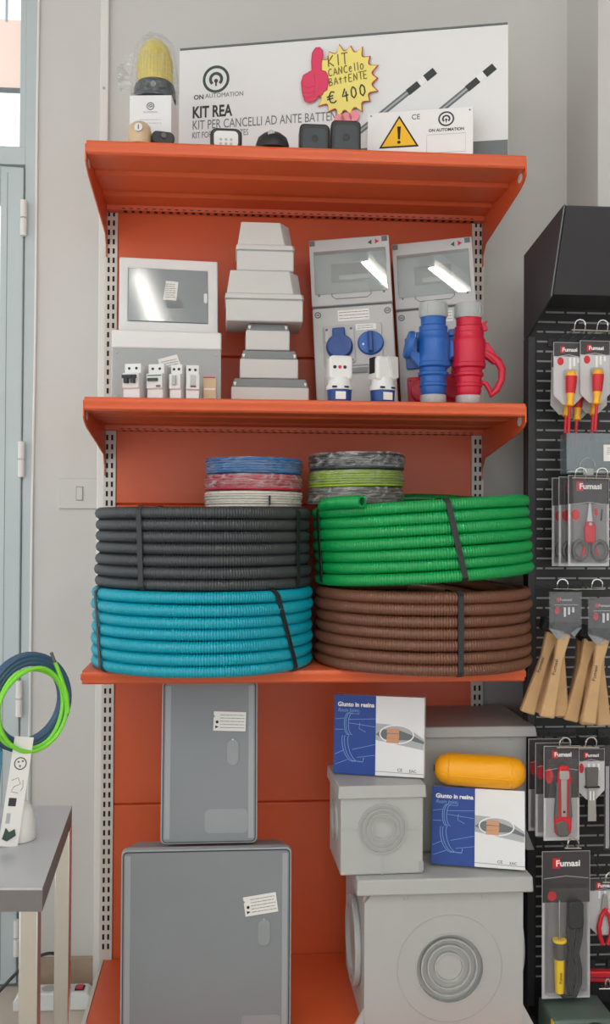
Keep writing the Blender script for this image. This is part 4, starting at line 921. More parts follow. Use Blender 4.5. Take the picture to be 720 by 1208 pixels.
def joint_box(name, label, loc, rot):
    t = thing(name, label, 'carton', loc, rot)
    w, h, d = 0.215, 0.186, 0.036
    box('box_body', 'card_white', t, 0, w, 0, d, 0, h, bevel=0.001)
    bx = 0.100
    flat('blue_panel', 'joint_blue', t, [(0.0, 0.0), (bx, 0.0), (bx, h), (0.0, h)], 0)
    box('blue_side', 'joint_blue', t, -0.0006, 0.0, 0.0, d, 0, h)
    txt('Giunto in resina', 'print_white', t, 0.008, h-0.027, 0.0145, -PR, width=0.088, bold=0.0005)
    txt('Resin Joint', 'joint_line', t, 0.008, h-0.040, 0.0125, -PR, width=0.050, shear=0.25)
    mb = MB()
    # line drawing of a branch joint
    for P in ([(0.002, 0.128), (0.024, 0.131)], [(0.002, 0.104), (0.022, 0.104)], [(0.034, 0.128), (0.099, 0.132)], [(0.036, 0.120), (0.099, 0.113)], [(0.044, 0.058), (0.099, 0.072)], [(0.056, 0.040), (0.099, 0.047)],
              [(0.002, 0.045), (0.024, 0.056)], [(0.004, 0.022), (0.034, 0.034)], [(0.038, 0.150), (0.038, 0.142), (0.060, 0.142), (0.060, 0.150)], [(0.062, 0.122), (0.060, 0.108), (0.076, 0.100)]):
        ribbon(mb, P, 0.0012, 0, PR*1.6)
    for k in (0.0, 0.004, 0.010):
        ribbon(mb, [(0.034+k-0.010*math.sin(R(a)), 0.118+0.026*math.cos(R(a))) for a in range(0, 181, 20)], 0.0014, 0, PR*1.6)
        ribbon(mb, [(0.034+k*1.4-0.012*math.sin(R(a))+(a-90)*0.00014, 0.060+0.030*math.cos(R(a))) for a in range(0, 181, 20)], 0.0014, 0, PR*1.6)
    ribbon(mb, [(0.044, 0.032), (0.070, 0.030), (0.072, 0.040)], 0.002, 0, PR*1.6)
    mb.build('line_drawing', 'joint_line', t)
    P = [(0.150+0.040*math.cos(R(a)), 0.098+0.021*math.sin(R(a))) for a in range(0, 360, 15)]
    flat('cable_shadow', 'print_light', t, [(bx, 0.083), (w-0.002, 0.064), (w-0.002, 0.090), (0.170, 0.118), (bx, 0.122)], lift=0.0004)
    mb = MB(); ribbon(mb, P, 0.003, 0, 0.0011, closed=True); mb.build('oval_outline', 'print_white', t)
    flat('cable_print', 'print_mid', t, [(bx, 0.096), (0.115, 0.108), (0.150, 0.110), (0.185, 0.098), (w-0.001, 0.084), (w-0.001, 0.078), (0.18, 0.086), (0.15, 0.084), (0.12, 0.086)], lift=0.0008)
    for x, z in ((0.138, 0.106), (0.138, 0.094), (0.137, 0.083)): flat('connector_print', 'copper', t, [(x-0.012, z-0.005), (x+0.018, z-0.006), (x+0.018, z+0.005), (x-0.010, z+0.005)], lift=0.0014)
    txt('CE', 'print_dark', t, 0.152, 0.012, 0.010); txt('EAC', 'print_dark', t, 0.180, 0.011, 0.009)
    mb = MB(); ribbon(mb, [(bx, 0.010), (w-0.001, 0.008)], 0.001, 0); mb.build('hair_line', 'print_mid', t)
    return t
joint_box('joint_carton', 'blue and white resin joint carton on the small cable pit', (0.571, -0.312, ZB+PHT+0.2100), (-4, 0, -16))
jc2 = joint_box('joint_carton', 'blue and white resin joint carton under the yellow capsule', (0.797, -0.365, ZB+PHT+0.0085), (-13, 0, -16)); jc2.scale = (1, 1, 0.945)
cap = thing('yellow_capsule', 'yellow plastic capsule lying on the resin joint carton', 'capsule', (0.918, -0.344, ZB+PHT+0.2185), (0, 1.5, -13))
prof = [(0, -0.107), (0.012, -0.1065), (0.022, -0.102), (0.031, -0.092), (0.0365, -0.078), (0.038, -0.062), (0.0385, 0.062), (0.0365, 0.080), (0.031, 0.093), (0.020, 0.103), (0.010, 0.1065), (0, 0.107)]
MB().lathe(prof, 'x', n=32).build('shell', 'capsule', cap, smooth=True)
for x in (-0.074, 0.072): MB().lathe([(0.0366, x-0.0012), (0.0386, x-0.0006), (0.0386, x+0.0006), (0.0366, x+0.0012)], 'x', n=32, close=True).build('seam_ring', 'capsule', cap, smooth=True)
mb = MB(); mb.tube([(-0.092, -0.0312, -0.006), (-0.062, -0.0378, -0.008), (0.0, -0.0380, -0.008), (0.062, -0.0380, -0.008), (0.092, -0.0312, -0.006)], 0.0011, 6); mb.build('split_line', 'capsule', cap)
MB().lathe([(0, -0.109), (0.008, -0.109), (0.008, -0.1), (0, -0.1)], 'x', n=14).build('cable_hole', 'print_black', cap)

# ------------------------------------------------------------------ black tool stand at the right
PY = -0.22
sd = thing('tool_display_stand', 'black perforated metal display stand with sloping header hood', 'display stand', (1.075, PY, 0.0))
box('back_board', 'peg_black', sd, 0.0, 0.80, 0.0, 0.030, 0.0, 1.95, bevel=0.002)
box('side_post', 'stand_black', sd, -0.004, 0.016, -0.006, 0.036, 0.0, 1.727, bevel=0.002)
box('foot_plinth', 'peg_black', sd, 0.0, 0.80, -0.26, 0.03, 0.0, 0.045, bevel=0.003)
hood = MB().prism([(0.034, 1.945), (-0.265, 1.975), (-0.270, 1.970), (-0.180, 1.792), (-0.174, 1.792), (-0.175, 1.80), (0.034, 1.80)], 0.001, 0.80, 'x').build('header_hood', 'stand_black', sd, bevel=0.001)
MB().prism([(0.034, 1.943), (-0.266, 1.976), (-0.172, 1.786), (-0.006, 1.728), (0.034, 1.728)], -0.004, 0.001, 'x').build('hood_cheek', 'stand_black', hood, bevel=0.0008)
mb = MB(); mb.tube([(-0.0025, -0.268, 1.976), (-0.0025, -0.178, 1.790)], 0.0016, 6); mb.build('cheek_edge', 'lid_grey', hood)
mb = MB(); row = 0
z = 1.79
while z > 0.10:
    x = 0.020
    x = 0.020
    first = 0.016 if row % 2 == 0 else 0.048
    L = first
    while x < 0.78:
        mb.box(x, min(0.79, x+L), -0.0006, 0.002, z-0.0022, z+0.0022); x += L+0.0065; L = 0.048
    z -= 0.025; row += 1
mb.build('slots', 'peg_slot', sd, stuff=True)
def hook(xs, z, L=0.165, w=0.026):
    """wire hook: prongs from the board, a bar across the front and upturned loop tips"""
    mb = MB()
    for x in xs:
        for dx in (-w/2, w/2): mb.tube([(x+dx, 0.0, z), (x+dx, -L, z-0.002), (x+dx, -L-0.005, z+0.012)], 0.0015, 7)
        mb.tube([(x+w/2*math.cos(R(a)), -L-0.005, z+0.012+0.012*math.sin(R(a))) for a in range(0, 181, 30)], 0.0022, 7)
    mb.tube([(min(xs)-0.020, -L-0.002, z), (max(xs)+0.020, -L-0.002, z-0.001)], 0.0018, 7)
    h = mb.build('hook', 'chrome', sd, smooth=True)
    box('hook_plate', 'stand_black', h, min(xs)-0.022, max(xs)+0.022, -0.005, 0.0, z-0.010, z+0.010)
for xs, z in (((0.070, 0.125), 1.712), ((0.072, 0.124), 1.361), ((0.028, 0.112), 1.098), ((0.035, 0.098), 0.726), ((0.055,), 0.490), ((0.147,), 0.408), ((0.200,), 0.724)): hook(xs, z)
for x_ in (0.150, 0.225): hook((x_,), 0.1445, 0.135, 0.012)

def card(t, w, h, head, cham=0.0, logo_size=1.0, bubble=None, foot=0.0):
    """hanging blister card, origin at the middle of its lower edge, facing -y"""
    a = w/2
    poly = [(-a+cham, 0), (a-cham, 0), (a, cham), (a, h), (-a, h), (-a, cham)] if cham else [(-a, 0), (a, 0), (a, h), (-a, h)]
    MB().prism(poly, 0.0, 0.0012).build('backing_card', 'pack_light', t)
    flat('dark_header', 'pack_dark', t, [(-a+0.001, h-head), (a-0.001, h-head), (a-0.001, h-0.001), (-a+0.001, h-0.001)], lift=0.0004)
    P = pts_line((-a+0.004, h-head-0.002), (0, h-head+0.004), 6)+pts_line((0, h-head+0.004), (a-0.004, h-head-0.002), 6)[1:]
    mb = MB(); ribbon(mb, P, 0.0016, 0, 0.0008); mb.build('header_line', 'print_light', t)
    s = logo_size
    flat('red_badge', 'tool_red', t, [(-0.024*s, h-0.030*s), (-0.011*s, h-0.030*s), (-0.011*s, h-0.012*s), (-0.024*s, h-0.012*s)], lift=0.0008)
    txt('Fumasi', 'print_white', t, -0.019*s, h-0.026*s, 0.015*s, 0, width=0.043*s, bold=0.0004*s, lift=0.0013)
    if bubble:
        x0, x1, z0, z1, d = bubble
        MB().frustum((x0+0.002, x1-0.002, z0+0.002, z1-0.002), 0.0, (x0+0.006, x1-0.006, z0+0.006, z1-0.006), d, Matrix.Rotation(R(90), 4, 'X')).build('clear_blister', 'blister', t, bevel=0.002)

def driver_pack(x, y, z, rz, label, tilt=0.0):
    t = thing('screwdriver_pack', label, 'screwdriver', (x, y, z), (0, tilt, rz), 'screwdriver packs on the tool stand')
    card(t, 0.074, 0.150, 0.034, 0.022, 0.85)
    flat('red_print', 'tool_red', t, circ(-0.020, 0.104, 0.008, 12, 0.010)); 
    for i, xx in enumerate((0.004, 0.014, 0.024)): flat('blade_print', 'print_white', t, [(xx-0.0025, 0.085+0.008*i), (xx+0.0025, 0.085+0.008*i), (xx+0.0025, 0.113), (xx-0.0025, 0.113)])
    M = Matrix.Translation((0.002, -0.016, 0.075)) @ Matrix.Rotation(R(3), 4, 'Y')
    MB().lathe([(0, 0.006), (0.009, 0.002), (0.013, -0.006), (0.0135, -0.009), (0, -0.009)], 'z', n=18, M=M).build('end_cap', 'tool_yellow', t, smooth=True)
    MB().lathe([(0, -0.009), (0.0135, -0.009), (0.0135, -0.020), (0.011, -0.050), (0, -0.050)], 'z', n=18, M=M).build('handle', 'tool_red', t, smooth=True)
    MB().lathe([(0, -0.050), (0.010, -0.050), (0.0075, -0.066), (0.0085, -0.076), (0.010, -0.079), (0.006, -0.082), (0, -0.082)], 'z', n=18, M=M).build('neck', 'tool_yellow', t, smooth=True)
    MB().lathe([(0, -0.082), (0.0042, -0.082), (0.0036, -0.145), (0, -0.145)], 'z', n=10, M=M).build('shaft', 'tool_red', t, smooth=True)
    MB().box(-0.014, 0.016, -0.016, 0.0, 0.060, 0.084).build('clear_loop', 'blister', t, bevel=0.004)
driver_pack(1.133, -0.345, 1.540, 0, 'red and yellow screwdriver pack in front on the outer side of the hook')
driver_pack(1.196, -0.352, 1.544, 0, 'red and yellow screwdriver pack in front on the inner side of the hook')
driver_pack(1.140, -0.300, 1.520, 0, 'red and yellow screwdriver pack behind the outer front pack', 1.5)
driver_pack(1.170, -0.290, 1.512, 0, 'red and yellow screwdriver pack hanging lowest between the two front packs', 1)
driver_pack(1.206, -0.305, 1.524, 0, 'red and yellow screwdriver pack behind the inner front pack', 2)

og = thing('clear_organizer', 'clear grey plastic organizer box above the scissors on the stand', 'organizer', (1.128, -0.345, 1.374), (0, 0, 0))
mb = MB(); mb.box(0, 0.16, 0, 0.0015, 0, 0.098); mb.box(0, 0.0015, 0, 0.045, 0, 0.098); mb.box(0.1585, 0.16, 0, 0.045, 0, 0.098); mb.box(0, 0.16, 0, 0.045, 0.0965, 0.098); mb.box(0, 0.16, 0, 0.045, 0, 0.0015); mb.box(0, 0.16, 0.0435, 0.045, 0, 0.098)
mb.build('case', 'organizer', og)
for x in (0.018, 0.044, 0.071, 0.098, 0.13): box('divider', 'organizer', og, x-0.0008, x+0.0008, 0.002, 0.043, 0.002, 0.096)
box('edge_rim', 'gland_grey', og, 0.006, 0.154, -0.002, 0.001, 0.003, 0.006)
MB().prism(rrect(0.040, 0.066, -0.004, 0.012, 0.004), -0.005, 0.0).build('latch', 'gland_grey', og, bevel=0.001)
mb = MB(); ribbon(mb, [(0.052+0.020*math.cos(R(a)), 0.012+0.026*math.sin(R(a))) for a in range(10, 171, 20)], 0.0016, 0.0, 0.0012); mb.build('moulded_arch', 'gland_grey', og)
flat('price_sticker', 'paper', og, [(0.092, 0.030), (0.150, 0.030), (0.150, 0.070), (0.092, 0.070)], -0.0002); lines('sticker_print', 'print_mid', og, 0.100, 0.118, 0.045, 0.064, 4, -0.0008)

def scissors_pack(x, y, z, label, full=True):
    t = thing('scissors_pack', label, 'scissors', (x, y, z), (0, 0, 0), 'scissors packs on the tool stand')
    card(t, 0.100, 0.216, 0.068, 0, 1.25, (-0.048, 0.048, 0.004, 0.212, 0.014))
    flat('red_print', 'tool_red', t, circ(-0.032, 0.122, 0.010, 12, 0.014)); flat('red_print', 'tool_red', t, [(0.014, 0.120), (0.022, 0.120), (0.020, 0.136), (0.014, 0.136)])
    flat('blade_print', 'print_dark', t, [(0.028, 0.108), (0.032, 0.108), (0.034, 0.136), (0.031, 0.136)])
    MB().prism([(-0.010, 0.080), (0.010, 0.080), (0.002, 0.150), (-0.002, 0.150)], -0.008, -0.004).build('blades', 'steel', t, bevel=0.0006)
    mb = MB(); mb.prism([(-0.012, 0.055), (0.012, 0.055), (0.014, 0.092), (0.008, 0.106), (-0.008, 0.106), (-0.014, 0.092)], -0.012, -0.003); mb.build('handle_hub', 'tool_red', t, bevel=0.003, smooth=True)
    MB().lathe([(0, -0.014), (0.004, -0.0135), (0.004, -0.012), (0, -0.012)], 'y', (0, 0, 0.100), 14).build('pivot', 'steel', t)
    for s_ in (-1, 1):
        mb = MB(); mb.tube([(s_*0.024+0.0165*math.cos(R(a)), -0.009, 0.038+0.021*math.sin(R(a))) for a in range(0, 360, 15)], 0.0052, 8, True); mb.build('finger_loop', 'tool_grey', t, smooth=True)
        mb = MB(); mb.tube([(s_*0.006, -0.008, 0.066), (s_*0.010, -0.008, 0.050), (s_*0.018, -0.008, 0.022)], 0.004, 8); mb.build('handle_arm', 'tool_red', t, smooth=True)
scissors_pack(1.172, -0.375, 1.152, 'red handled scissors on a card at the front of the hook')
scissors_pack(1.163, -0.335, 1.150, 'scissors card directly behind the front scissors')
scissors_pack(1.158, -0.300, 1.149, 'scissors card at the back of the hook against the board')

def brush(x, y, z, tilt, label, front=False, lab=False):
    t = thing('paint_brush', label, 'paint brush', (x, y, z), (0, tilt, 0), 'wooden handled brushes hanging on the tool stand')
    # hangs head up: handle points down from the origin
    mb = MB(); mb.frustum((-0.016, 0.016, -0.010, 0.010), 0.0, (-0.0105, 0.0105, -0.008, 0.008), -0.060); mb.frustum((-0.0105, 0.0105, -0.008, 0.008), -0.060, (-0.0175, 0.0175, -0.010, 0.010), -0.200)
    mb.build('handle', 'wood', t, bevel=0.004, smooth=True)
    box('bristle_head', 'bristle', t, -0.030, 0.030, -0.010, 0.010, 0.002, 0.032, bevel=0.003)
    n0 = set(t.children)
    if front:
        flat('dark_header', 'pack_dark', t, [(-0.036, 0.030), (0.036, 0.030), (0.036, 0.096), (-0.036, 0.096)], -0.0125)
        box('sleeve_card', 'pack_dark', t, -0.036, 0.036, -0.0125, -0.0113, 0.028, 0.098)
        MB().prism([(-0.040, 0.012), (-0.022, -0.010), (-0.006, -0.014), (0.010, -0.010), (0.038, 0.014), (0.038, 0.098), (-0.040, 0.098)], -0.0155, -0.0145).build('clear_sleeve', 'blister', t)
        MB().prism([(-0.040, 0.014), (-0.024, -0.008), (-0.010, -0.012), (-0.002, 0.004)], -0.0148, -0.0140).build('sleeve_fold', 'organizer', t); MB().prism([(0.012, 0.002), (0.020, -0.008), (0.038, 0.014), (0.030, 0.014)], -0.0148, -0.0140).build('sleeve_fold', 'organizer', t)
        flat('red_badge', 'tool_red', t, circ(-0.017, 0.080, 0.005, 10), -0.013); txt('Fumasi', 'print_white', t, -0.014, 0.077, 0.009, -0.013, width=0.028)
        flat('header_line', 'print_light', t, [(-0.026, 0.067), (0.030, 0.067), (0.030, 0.0685), (-0.026, 0.0685)], -0.013)
        flat('red_print', 'tool_red', t, circ(-0.020, 0.055, 0.006, 12, 0.009), -0.013)
        for i in range(3): flat('blade_print', 'print_white', t, [(-0.004+0.010*i, 0.040+0.005*i), (0.001+0.010*i, 0.040+0.005*i), (0.001+0.010*i, 0.062), (-0.004+0.010*i, 0.062)], -0.013)
    for o in t.children:
        if o not in n0: o.rotation_euler = (0, -R(tilt), 0)
    if lab:
        M = Matrix.Translation((0.0, -0.0104, -0.085)) @ Matrix.Rotation(R(0), 4, 'Y')
        o = txt('Fumasi', 'print_dark', t, -0.003, -0.100, 0.012, -0.0092, rotz=90, width=0.036)
bz = 0.995
brush(1.104, -0.395, bz, 12, 'wooden handled brush in front of the outer brush bundle', True, True)
brush(1.092, -0.350, bz-0.004, 18, 'wooden brush handle swinging out furthest in the outer bundle', False, True)
brush(1.112, -0.345, bz-0.004, -1, 'wooden brush handle hanging straight in the outer bundle')
brush(1.104, -0.310, bz-0.004, 7, 'wooden brush handle at the back of the outer bundle')
brush(1.197, -0.395, bz-0.014, 10, 'wooden handled brush in front of the inner brush bundle', True, True)
brush(1.184, -0.350, bz-0.020, 14, 'wooden brush handle swinging out furthest in the inner bundle')
brush(1.204, -0.350, bz-0.026, -4, 'wooden brush handle leaning inward in the inner bundle')
brush(1.198, -0.320, bz-0.030, 3, 'wooden brush handle hanging straight in the inner bundle')
brush(1.190, -0.290, bz-0.026, 8, 'wooden brush handle at the back of the inner bundle')

def knife_pack(x, y, z, label):
    t = thing('cutter_pack', label, 'cutter knife', (x, y, z), (0, 0, 0), 'cutter knife packs on the tool stand')
    card(t, 0.086, 0.222, 0.055, 0, 0.95, (-0.040, 0.040, 0.006, 0.200, 0.012))
    flat('red_print', 'tool_red', t, circ(-0.030, 0.152, 0.009, 12, 0.018)); flat('dark_print', 'pack_dark', t, [(-0.042, 0.100), (0.042, 0.100), (0.042, 0.168), (-0.042, 0.168)], lift=0.00025)
    P = [(-0.019, 0.020), (-0.010, 0.014), (0.010, 0.014), (0.019, 0.022), (0.021, 0.060), (0.019, 0.100), (0.020, 0.150), (0.012, 0.178), (-0.010, 0.178), (-0.014, 0.150), (-0.015, 0.100), (-0.021, 0.060)]
    MB().prism(P, -0.016, -0.003).build('knife_body', 'tool_red', t, bevel=0.004, smooth=True)
    MB().prism([(-0.016, 0.018), (-0.008, 0.013), (0.008, 0.013), (0.012, 0.020), (0.010, 0.045), (0.0, 0.052), (-0.020, 0.046)], -0.018, -0.003).build('grip_end', 'tool_grey', t, bevel=0.003, smooth=True)
    for s_ in (-1, 1): MB().prism([(s_*0.012, 0.055), (s_*0.021, 0.058), (s_*0.018, 0.100), (s_*0.018, 0.140), (s_*0.011, 0.140)], -0.0175, -0.004).build('grip_side', 'tool_grey', t, bevel=0.002)
    box('blade_track', 'steel', t, -0.007, 0.007, -0.0185, -0.014, 0.060, 0.165, bevel=0.001)
    MB().prism(rrect(-0.012, 0.012, 0.148, 0.168, 0.004), -0.021, -0.016).build('slider', 'steel', t, bevel=0.001); flat('track_screw', 'print_black', t, circ(0, 0.072, 0.003, 10), -0.0185)
knife_pack(1.105, -0.380, 0.506, 'red cutter knife on a card at the front of its hook')
knife_pack(1.096, -0.345, 0.506, 'cutter knife card directly behind the front cutter')
knife_pack(1.090, -0.310, 0.508, 'cutter knife card at the back of its hook')

pk = thing('scraper_pack', 'grey steel scraper on a pointed card beside the cutter knives', 'scraper', (1.188, -0.350, 0.592), (0, 0, 0))
card(pk, 0.066, 0.122, 0.030, 0.022, 0.75)
flat('red_print', 'tool_red', pk, circ(-0.024, 0.075, 0.006, 12, 0.012)); 
for i in range(3): flat('blade_print', 'print_white', pk, [(-0.008+0.012*i, 0.070), (-0.003+0.012*i, 0.070), (-0.003+0.012*i, 0.086), (-0.008+0.012*i, 0.086)])
MB().prism([(-0.014, 0.030), (0.014, 0.030), (0.016, 0.078), (-0.016, 0.078)], -0.008, -0.001).build('tool_body', 'tool_grey', pk, bevel=0.002)
box('cross_bar', 'print_black', pk, -0.018, 0.018, -0.010, -0.002, 0.030, 0.033); MB().prism([(-0.010, -0.050), (0.011, -0.050), (0.009, 0.030), (-0.009, 0.030)], -0.006, -0.002).build('blade', 'steel', pk, bevel=0.0006)
for x in (-0.004, 0.004): box('blade_slot', 'print_white', pk, x-0.0018, x+0.0018, -0.0066, -0.005, 0.0, 0.022)

so = thing('soldering_iron_pack', 'yellow and black soldering iron with coiled cord on long card', 'soldering iron', (1.118, -0.375, 0.134), (0, 0, 0))
card(so, 0.116, 0.345, 0.062, 0, 1.35, (-0.055, 0.055, 0.008, 0.270, 0.020))
flat('dark_print', 'pack_dark', so, [(-0.057, 0.225), (0.057, 0.225), (0.057, 0.30), (-0.057, 0.30)], lift=0.0003)
flat('red_print', 'tool_red', so, circ(-0.034, 0.240, 0.011, 14))
MB().lathe([(0, 0.120), (0.0025, 0.121), (0.003, 0.150), (0.003, 0.228), (0.0, 0.238)], 'z', (-0.020, -0.012, 0), 12).build('heating_rod', 'steel', so, smooth=True)
MB().lathe([(0.0, 0.138), (0.016, 0.138), (0.017, 0.141), (0.016, 0.144), (0, 0.144)], 'z', (-0.020, -0.012, 0), 20).build('collar', 'solder_yellow', so, smooth=True)
MB().lathe([(0, 0.138), (0.0145, 0.138), (0.013, 0.120), (0.012, 0.098), (0, 0.098)], 'z', (-0.020, -0.012, 0), 18).build('grip', 'tool_grey', so, smooth=True)
MB().lathe([(0, 0.098), (0.0118, 0.098), (0.0105, 0.020), (0, 0.018)], 'z', (-0.020, -0.012, 0), 18).build('handle', 'solder_yellow', so, smooth=True)
txt('Fumasi', 'print_dark', so, -0.018, 0.045, 0.009, -0.0235, rotz=90, width=0.024)
def loopcord(dx):
    return [(-0.018, -0.012, 0.020), (-0.006+dx, -0.012, 0.008), (0.014+dx, -0.012, 0.010), (0.026+dx, -0.012, 0.040), (0.026+dx, -0.013, 0.075), (0.019+dx, -0.013, 0.110), (0.027+dx, -0.013, 0.150), (0.030+dx, -0.013, 0.190), (0.020+dx, -0.013, 0.215), (0.006+dx, -0.013, 0.205), (0.004+dx, -0.013, 0.160), (0.008+dx, -0.013, 0.120), (0.004+dx, -0.013, 0.060), (0.006+dx, -0.013, 0.016)]
for dx in (0.0, 0.0045, -0.004): mb = MB(); mb.tube(loopcord(dx), 0.0042, 8); mb.build('cord', 'cord', so, smooth=True)
MB().prism(rrect(-0.002, 0.034, 0.170, 0.235, 0.010), -0.026, -0.005).build('mains_plug', 'cord', so, bevel=0.004, smooth=True)
txt('CE', 'print_mid', so, 0.036, 0.016, 0.006); lines('fine_print', 'print_light', so, -0.050, -0.030, 0.018, 0.024, 1, 0.0)

pl = thing('pliers_pack', 'red handled pliers on a pointed card beside the soldering iron', 'pliers', (1.222, -0.345, 0.268), (0, 0, 0))
card(pl, 0.074, 0.135, 0.030, 0.020, 0.85)
for i in range(3): flat('blade_print', 'print_white', pl, [(-0.014+0.014*i, 0.086), (-0.009+0.014*i, 0.086), (-0.009+0.014*i, 0.104), (-0.014+0.014*i, 0.104)])
MB().prism([(-0.010, 0.062), (0.008, 0.062), (0.004, 0.098), (-0.004, 0.098)], -0.010, -0.003).build('jaws', 'steel', pl, bevel=0.001)
for s_ in (-1, 1): mb = MB(); mb.tube([(s_*0.004-0.001, -0.008, 0.066), (-s_*0.010, -0.008, 0.046), (-s_*0.016, -0.008, 0.020), (-s_*0.013, -0.008, 0.000), (-s_*0.006, -0.008, -0.020)], [0.005, 0.0055, 0.006, 0.0055, 0.005], 8); mb.build('handle', 'tool_red', pl, smooth=True)
sp = thing('red_spirit_level', 'short red tool lying across the lower stand by the soldering iron', 'hand tool', (1.188, -0.330, 0.148), (0, 3, 0))
box('body', 'tool_red', sp, 0.0, 0.14, 0.0, 0.02, 0.0, 0.026, bevel=0.003); box('stripe', 'pack_dark', sp, 0.004, 0.138, -0.0006, 0.0, 0.010, 0.013)
gp = thing('green_tool_case', 'grey-green blister tool case with a dark round knob at the stand foot', 'tool case', (1.118, -0.455, 0.0455), (0, 0, 0))
box('case', 'pack_green', gp, -0.055, 0.090, 0.0, 0.12, 0.0, 0.0765, bevel=0.006)
MB().lathe([(0, -0.014), (0.028, -0.010), (0.034, 0.0), (0.034, 0.004), (0, 0.004)], 'y', (0.040, 0.0, 0.037), 28).build('knob', 'dark_slate', gp, smooth=True)
box('yellow_edge', 'solder_yellow', gp, -0.0565, -0.054, 0.004, 0.02, 0.01, 0.072); flat('label', 'print_light', gp, [(0.034, 0.01), (0.080, 0.01), (0.080, 0.050), (0.034, 0.050)])
for x, y, z, h, lab in ((1.262, -0.345, 0.470, 0.250, 'tall dark blister pack beside the scraper'), ):
    g = thing('blister_pack', lab, 'blister pack', (x, y, z)); box('backing_card', 'pack_dark', g, -0.040, 0.06, 0, 0.0012, 0, h); box('clear_blister', 'blister', g, -0.036, 0.056, -0.022, 0.0, 0.008, h-0.03, bevel=0.004)
    flat('label_strip', 'pack_light', g, [(-0.036, 0.004), (-0.028, 0.004), (-0.028, h-0.05), (-0.036, h-0.05)])

# ------------------------------------------------------------------ left: side table, hose coil, packs
tb = thing('side_table', 'small grey topped table with square chrome legs by the door', 'table', (0, 0, 0), (0, 0, 0))
TZ = 0.60
tp = [(-0.037, -0.352), (-0.008, -0.868), (-0.62, -0.828), (-0.65, -0.318)]
mb = MB(); mb.prism(tp, TZ-0.004, TZ, 'z'); mb.build('table_top', 'table_top', tb)
mb = MB(); mb.prism([(x, y) for x, y in tp], TZ-0.042, TZ-0.004, 'z'); mb.build('top_edge', 'table_edge', tb)
for x, y in ((-0.052, -0.372), (-0.034, -0.840), (-0.59, -0.80), (-0.62, -0.345)): box('leg', 'chrome', tb, x-0.0165, x+0.0165, y-0.0165, y+0.0165, 0.0, TZ-0.042, bevel=0.002)

hc = thing('hose_coil', 'round coil of blue and bright green hose standing on the side table', 'hose coil', (-0.092, -0.575, TZ+0.276), (0, 14, 40))
mb = MB(); k = 48
def ringpts(rx, rz, y, ph=0): return [(rx*math.cos(2*math.pi*i/k), y+0.002*math.sin(4*math.pi*i/k+ph), rz*math.sin(2*math.pi*i/k)) for i in range(k)]
for r_ in (0.092, 0.084, 0.076):
    for y in (0.0, 0.010): mb.tube(ringpts(r_, r_*1.06, y, r_*50), 0.0062, 8, True)
mb.build('blue_turns', 'hose_blue', hc, smooth=True)
mb = MB(); mb.tube([((0.076+0.004*math.sin(1.7*t))*math.cos(t)-0.004, -0.012-0.0014*t, (0.083+0.003*math.sin(2.3*t))*math.sin(t)-0.012) for t in [2.0+i*0.13 for i in range(112)]], 0.0044, 8)
mb.build('green_turns', 'hose_green', hc, smooth=True)
mb = MB(); mb.tube([(0.020, -0.032, 0.090), (0.040, -0.034, 0.062), (0.062, -0.034, 0.030), (0.076, -0.034, -0.008)], 0.0044, 8); mb.build('green_tail', 'hose_green', hc, smooth=True)
mb = MB(); mb.tube([(0.006, -0.032, 0.108), (0.022, -0.032, 0.086)], 0.0035, 8); mb.build('metal_end', 'tool_grey', hc, smooth=True)

cp_ = thing('leaflet_card', 'white product card with printed diagrams leaning on the blue pack', 'card', (-0.118, -0.640, TZ+0.001), (-6, 9, 20))
box('card', 'paper', cp_, -0.019, 0.019, 0, 0.002, 0, 0.215)
mb = MB(); mb.ring((0.0, 0, 0.162), 0.0105, 0.0125, -0.0006, 0.0002, 28); mb.build('round_mark', 'print_dark', cp_)
mb = MB()
for x, z in ((-0.004, 0.165), (0.004, 0.167), (0.0, 0.157)): mb.prism(circ(x, z, 0.0022, 8), -0.0006, 0.0002)
ribbon(mb, [(-0.012, 0.128), (0.0, 0.134), (0.006, 0.122), (-0.006, 0.116), (-0.010, 0.106), (0.004, 0.104)], 0.0012, 0); ribbon(mb, [(0.010, 0.130), (0.012, 0.116), (0.008, 0.108)], 0.0012, 0)
mb.build('diagram', 'print_mid', cp_)
box('photo_square', 'print_dark', cp_, -0.012, 0.003, -0.0006, 0.001, 0.078, 0.094); flat('arrow_mark', 'print_light', cp_, [(-0.012, 0.044), (-0.004, 0.044), (-0.004, 0.064), (-0.012, 0.064)])
MB().prism([(-0.014, 0.014), (-0.004, 0.010), (0.012, 0.022), (0.008, 0.034), (-0.002, 0.028), (-0.010, 0.036)], -0.002, 0.001).build('printed_tool', 'logo_green', cp_)
bp_ = thing('blue_pack', 'blue printed carton standing at the table under the hose coil', 'carton', (-0.190, -0.640, TZ+0.001), (0, 4, 16))
box('box_body', 'pack_blue', bp_, -0.10, 0.046, 0, 0.05, 0, 0.190, bevel=0.001); flat('white_print', 'print_white', bp_, [(-0.02, 0.130), (0.030, 0.126), (0.032, 0.170), (-0.02, 0.172)]); flat('navy_print', 'joint_blue', bp_, [(-0.09, 0.05), (0.02, 0.05), (0.03, 0.10), (-0.09, 0.11)])
flat('red_print', 'tool_red', bp_, [(0.030, 0.030), (0.043, 0.030), (0.043, 0.046), (0.030, 0.046)])
rp = thing('paper_roll', 'white paper roll standing behind the leaflet card on the table', 'roll', (-0.108, -0.590, TZ+0.001), (0, 0, 0))
MB().lathe([(0.012, 0), (0.034, 0.0), (0.035, 0.002), (0.034, 0.036), (0.029, 0.060), (0.020, 0.074), (0.012, 0.078)], 'z', n=32, close=True).build('roll', 'paper', rp, smooth=True)
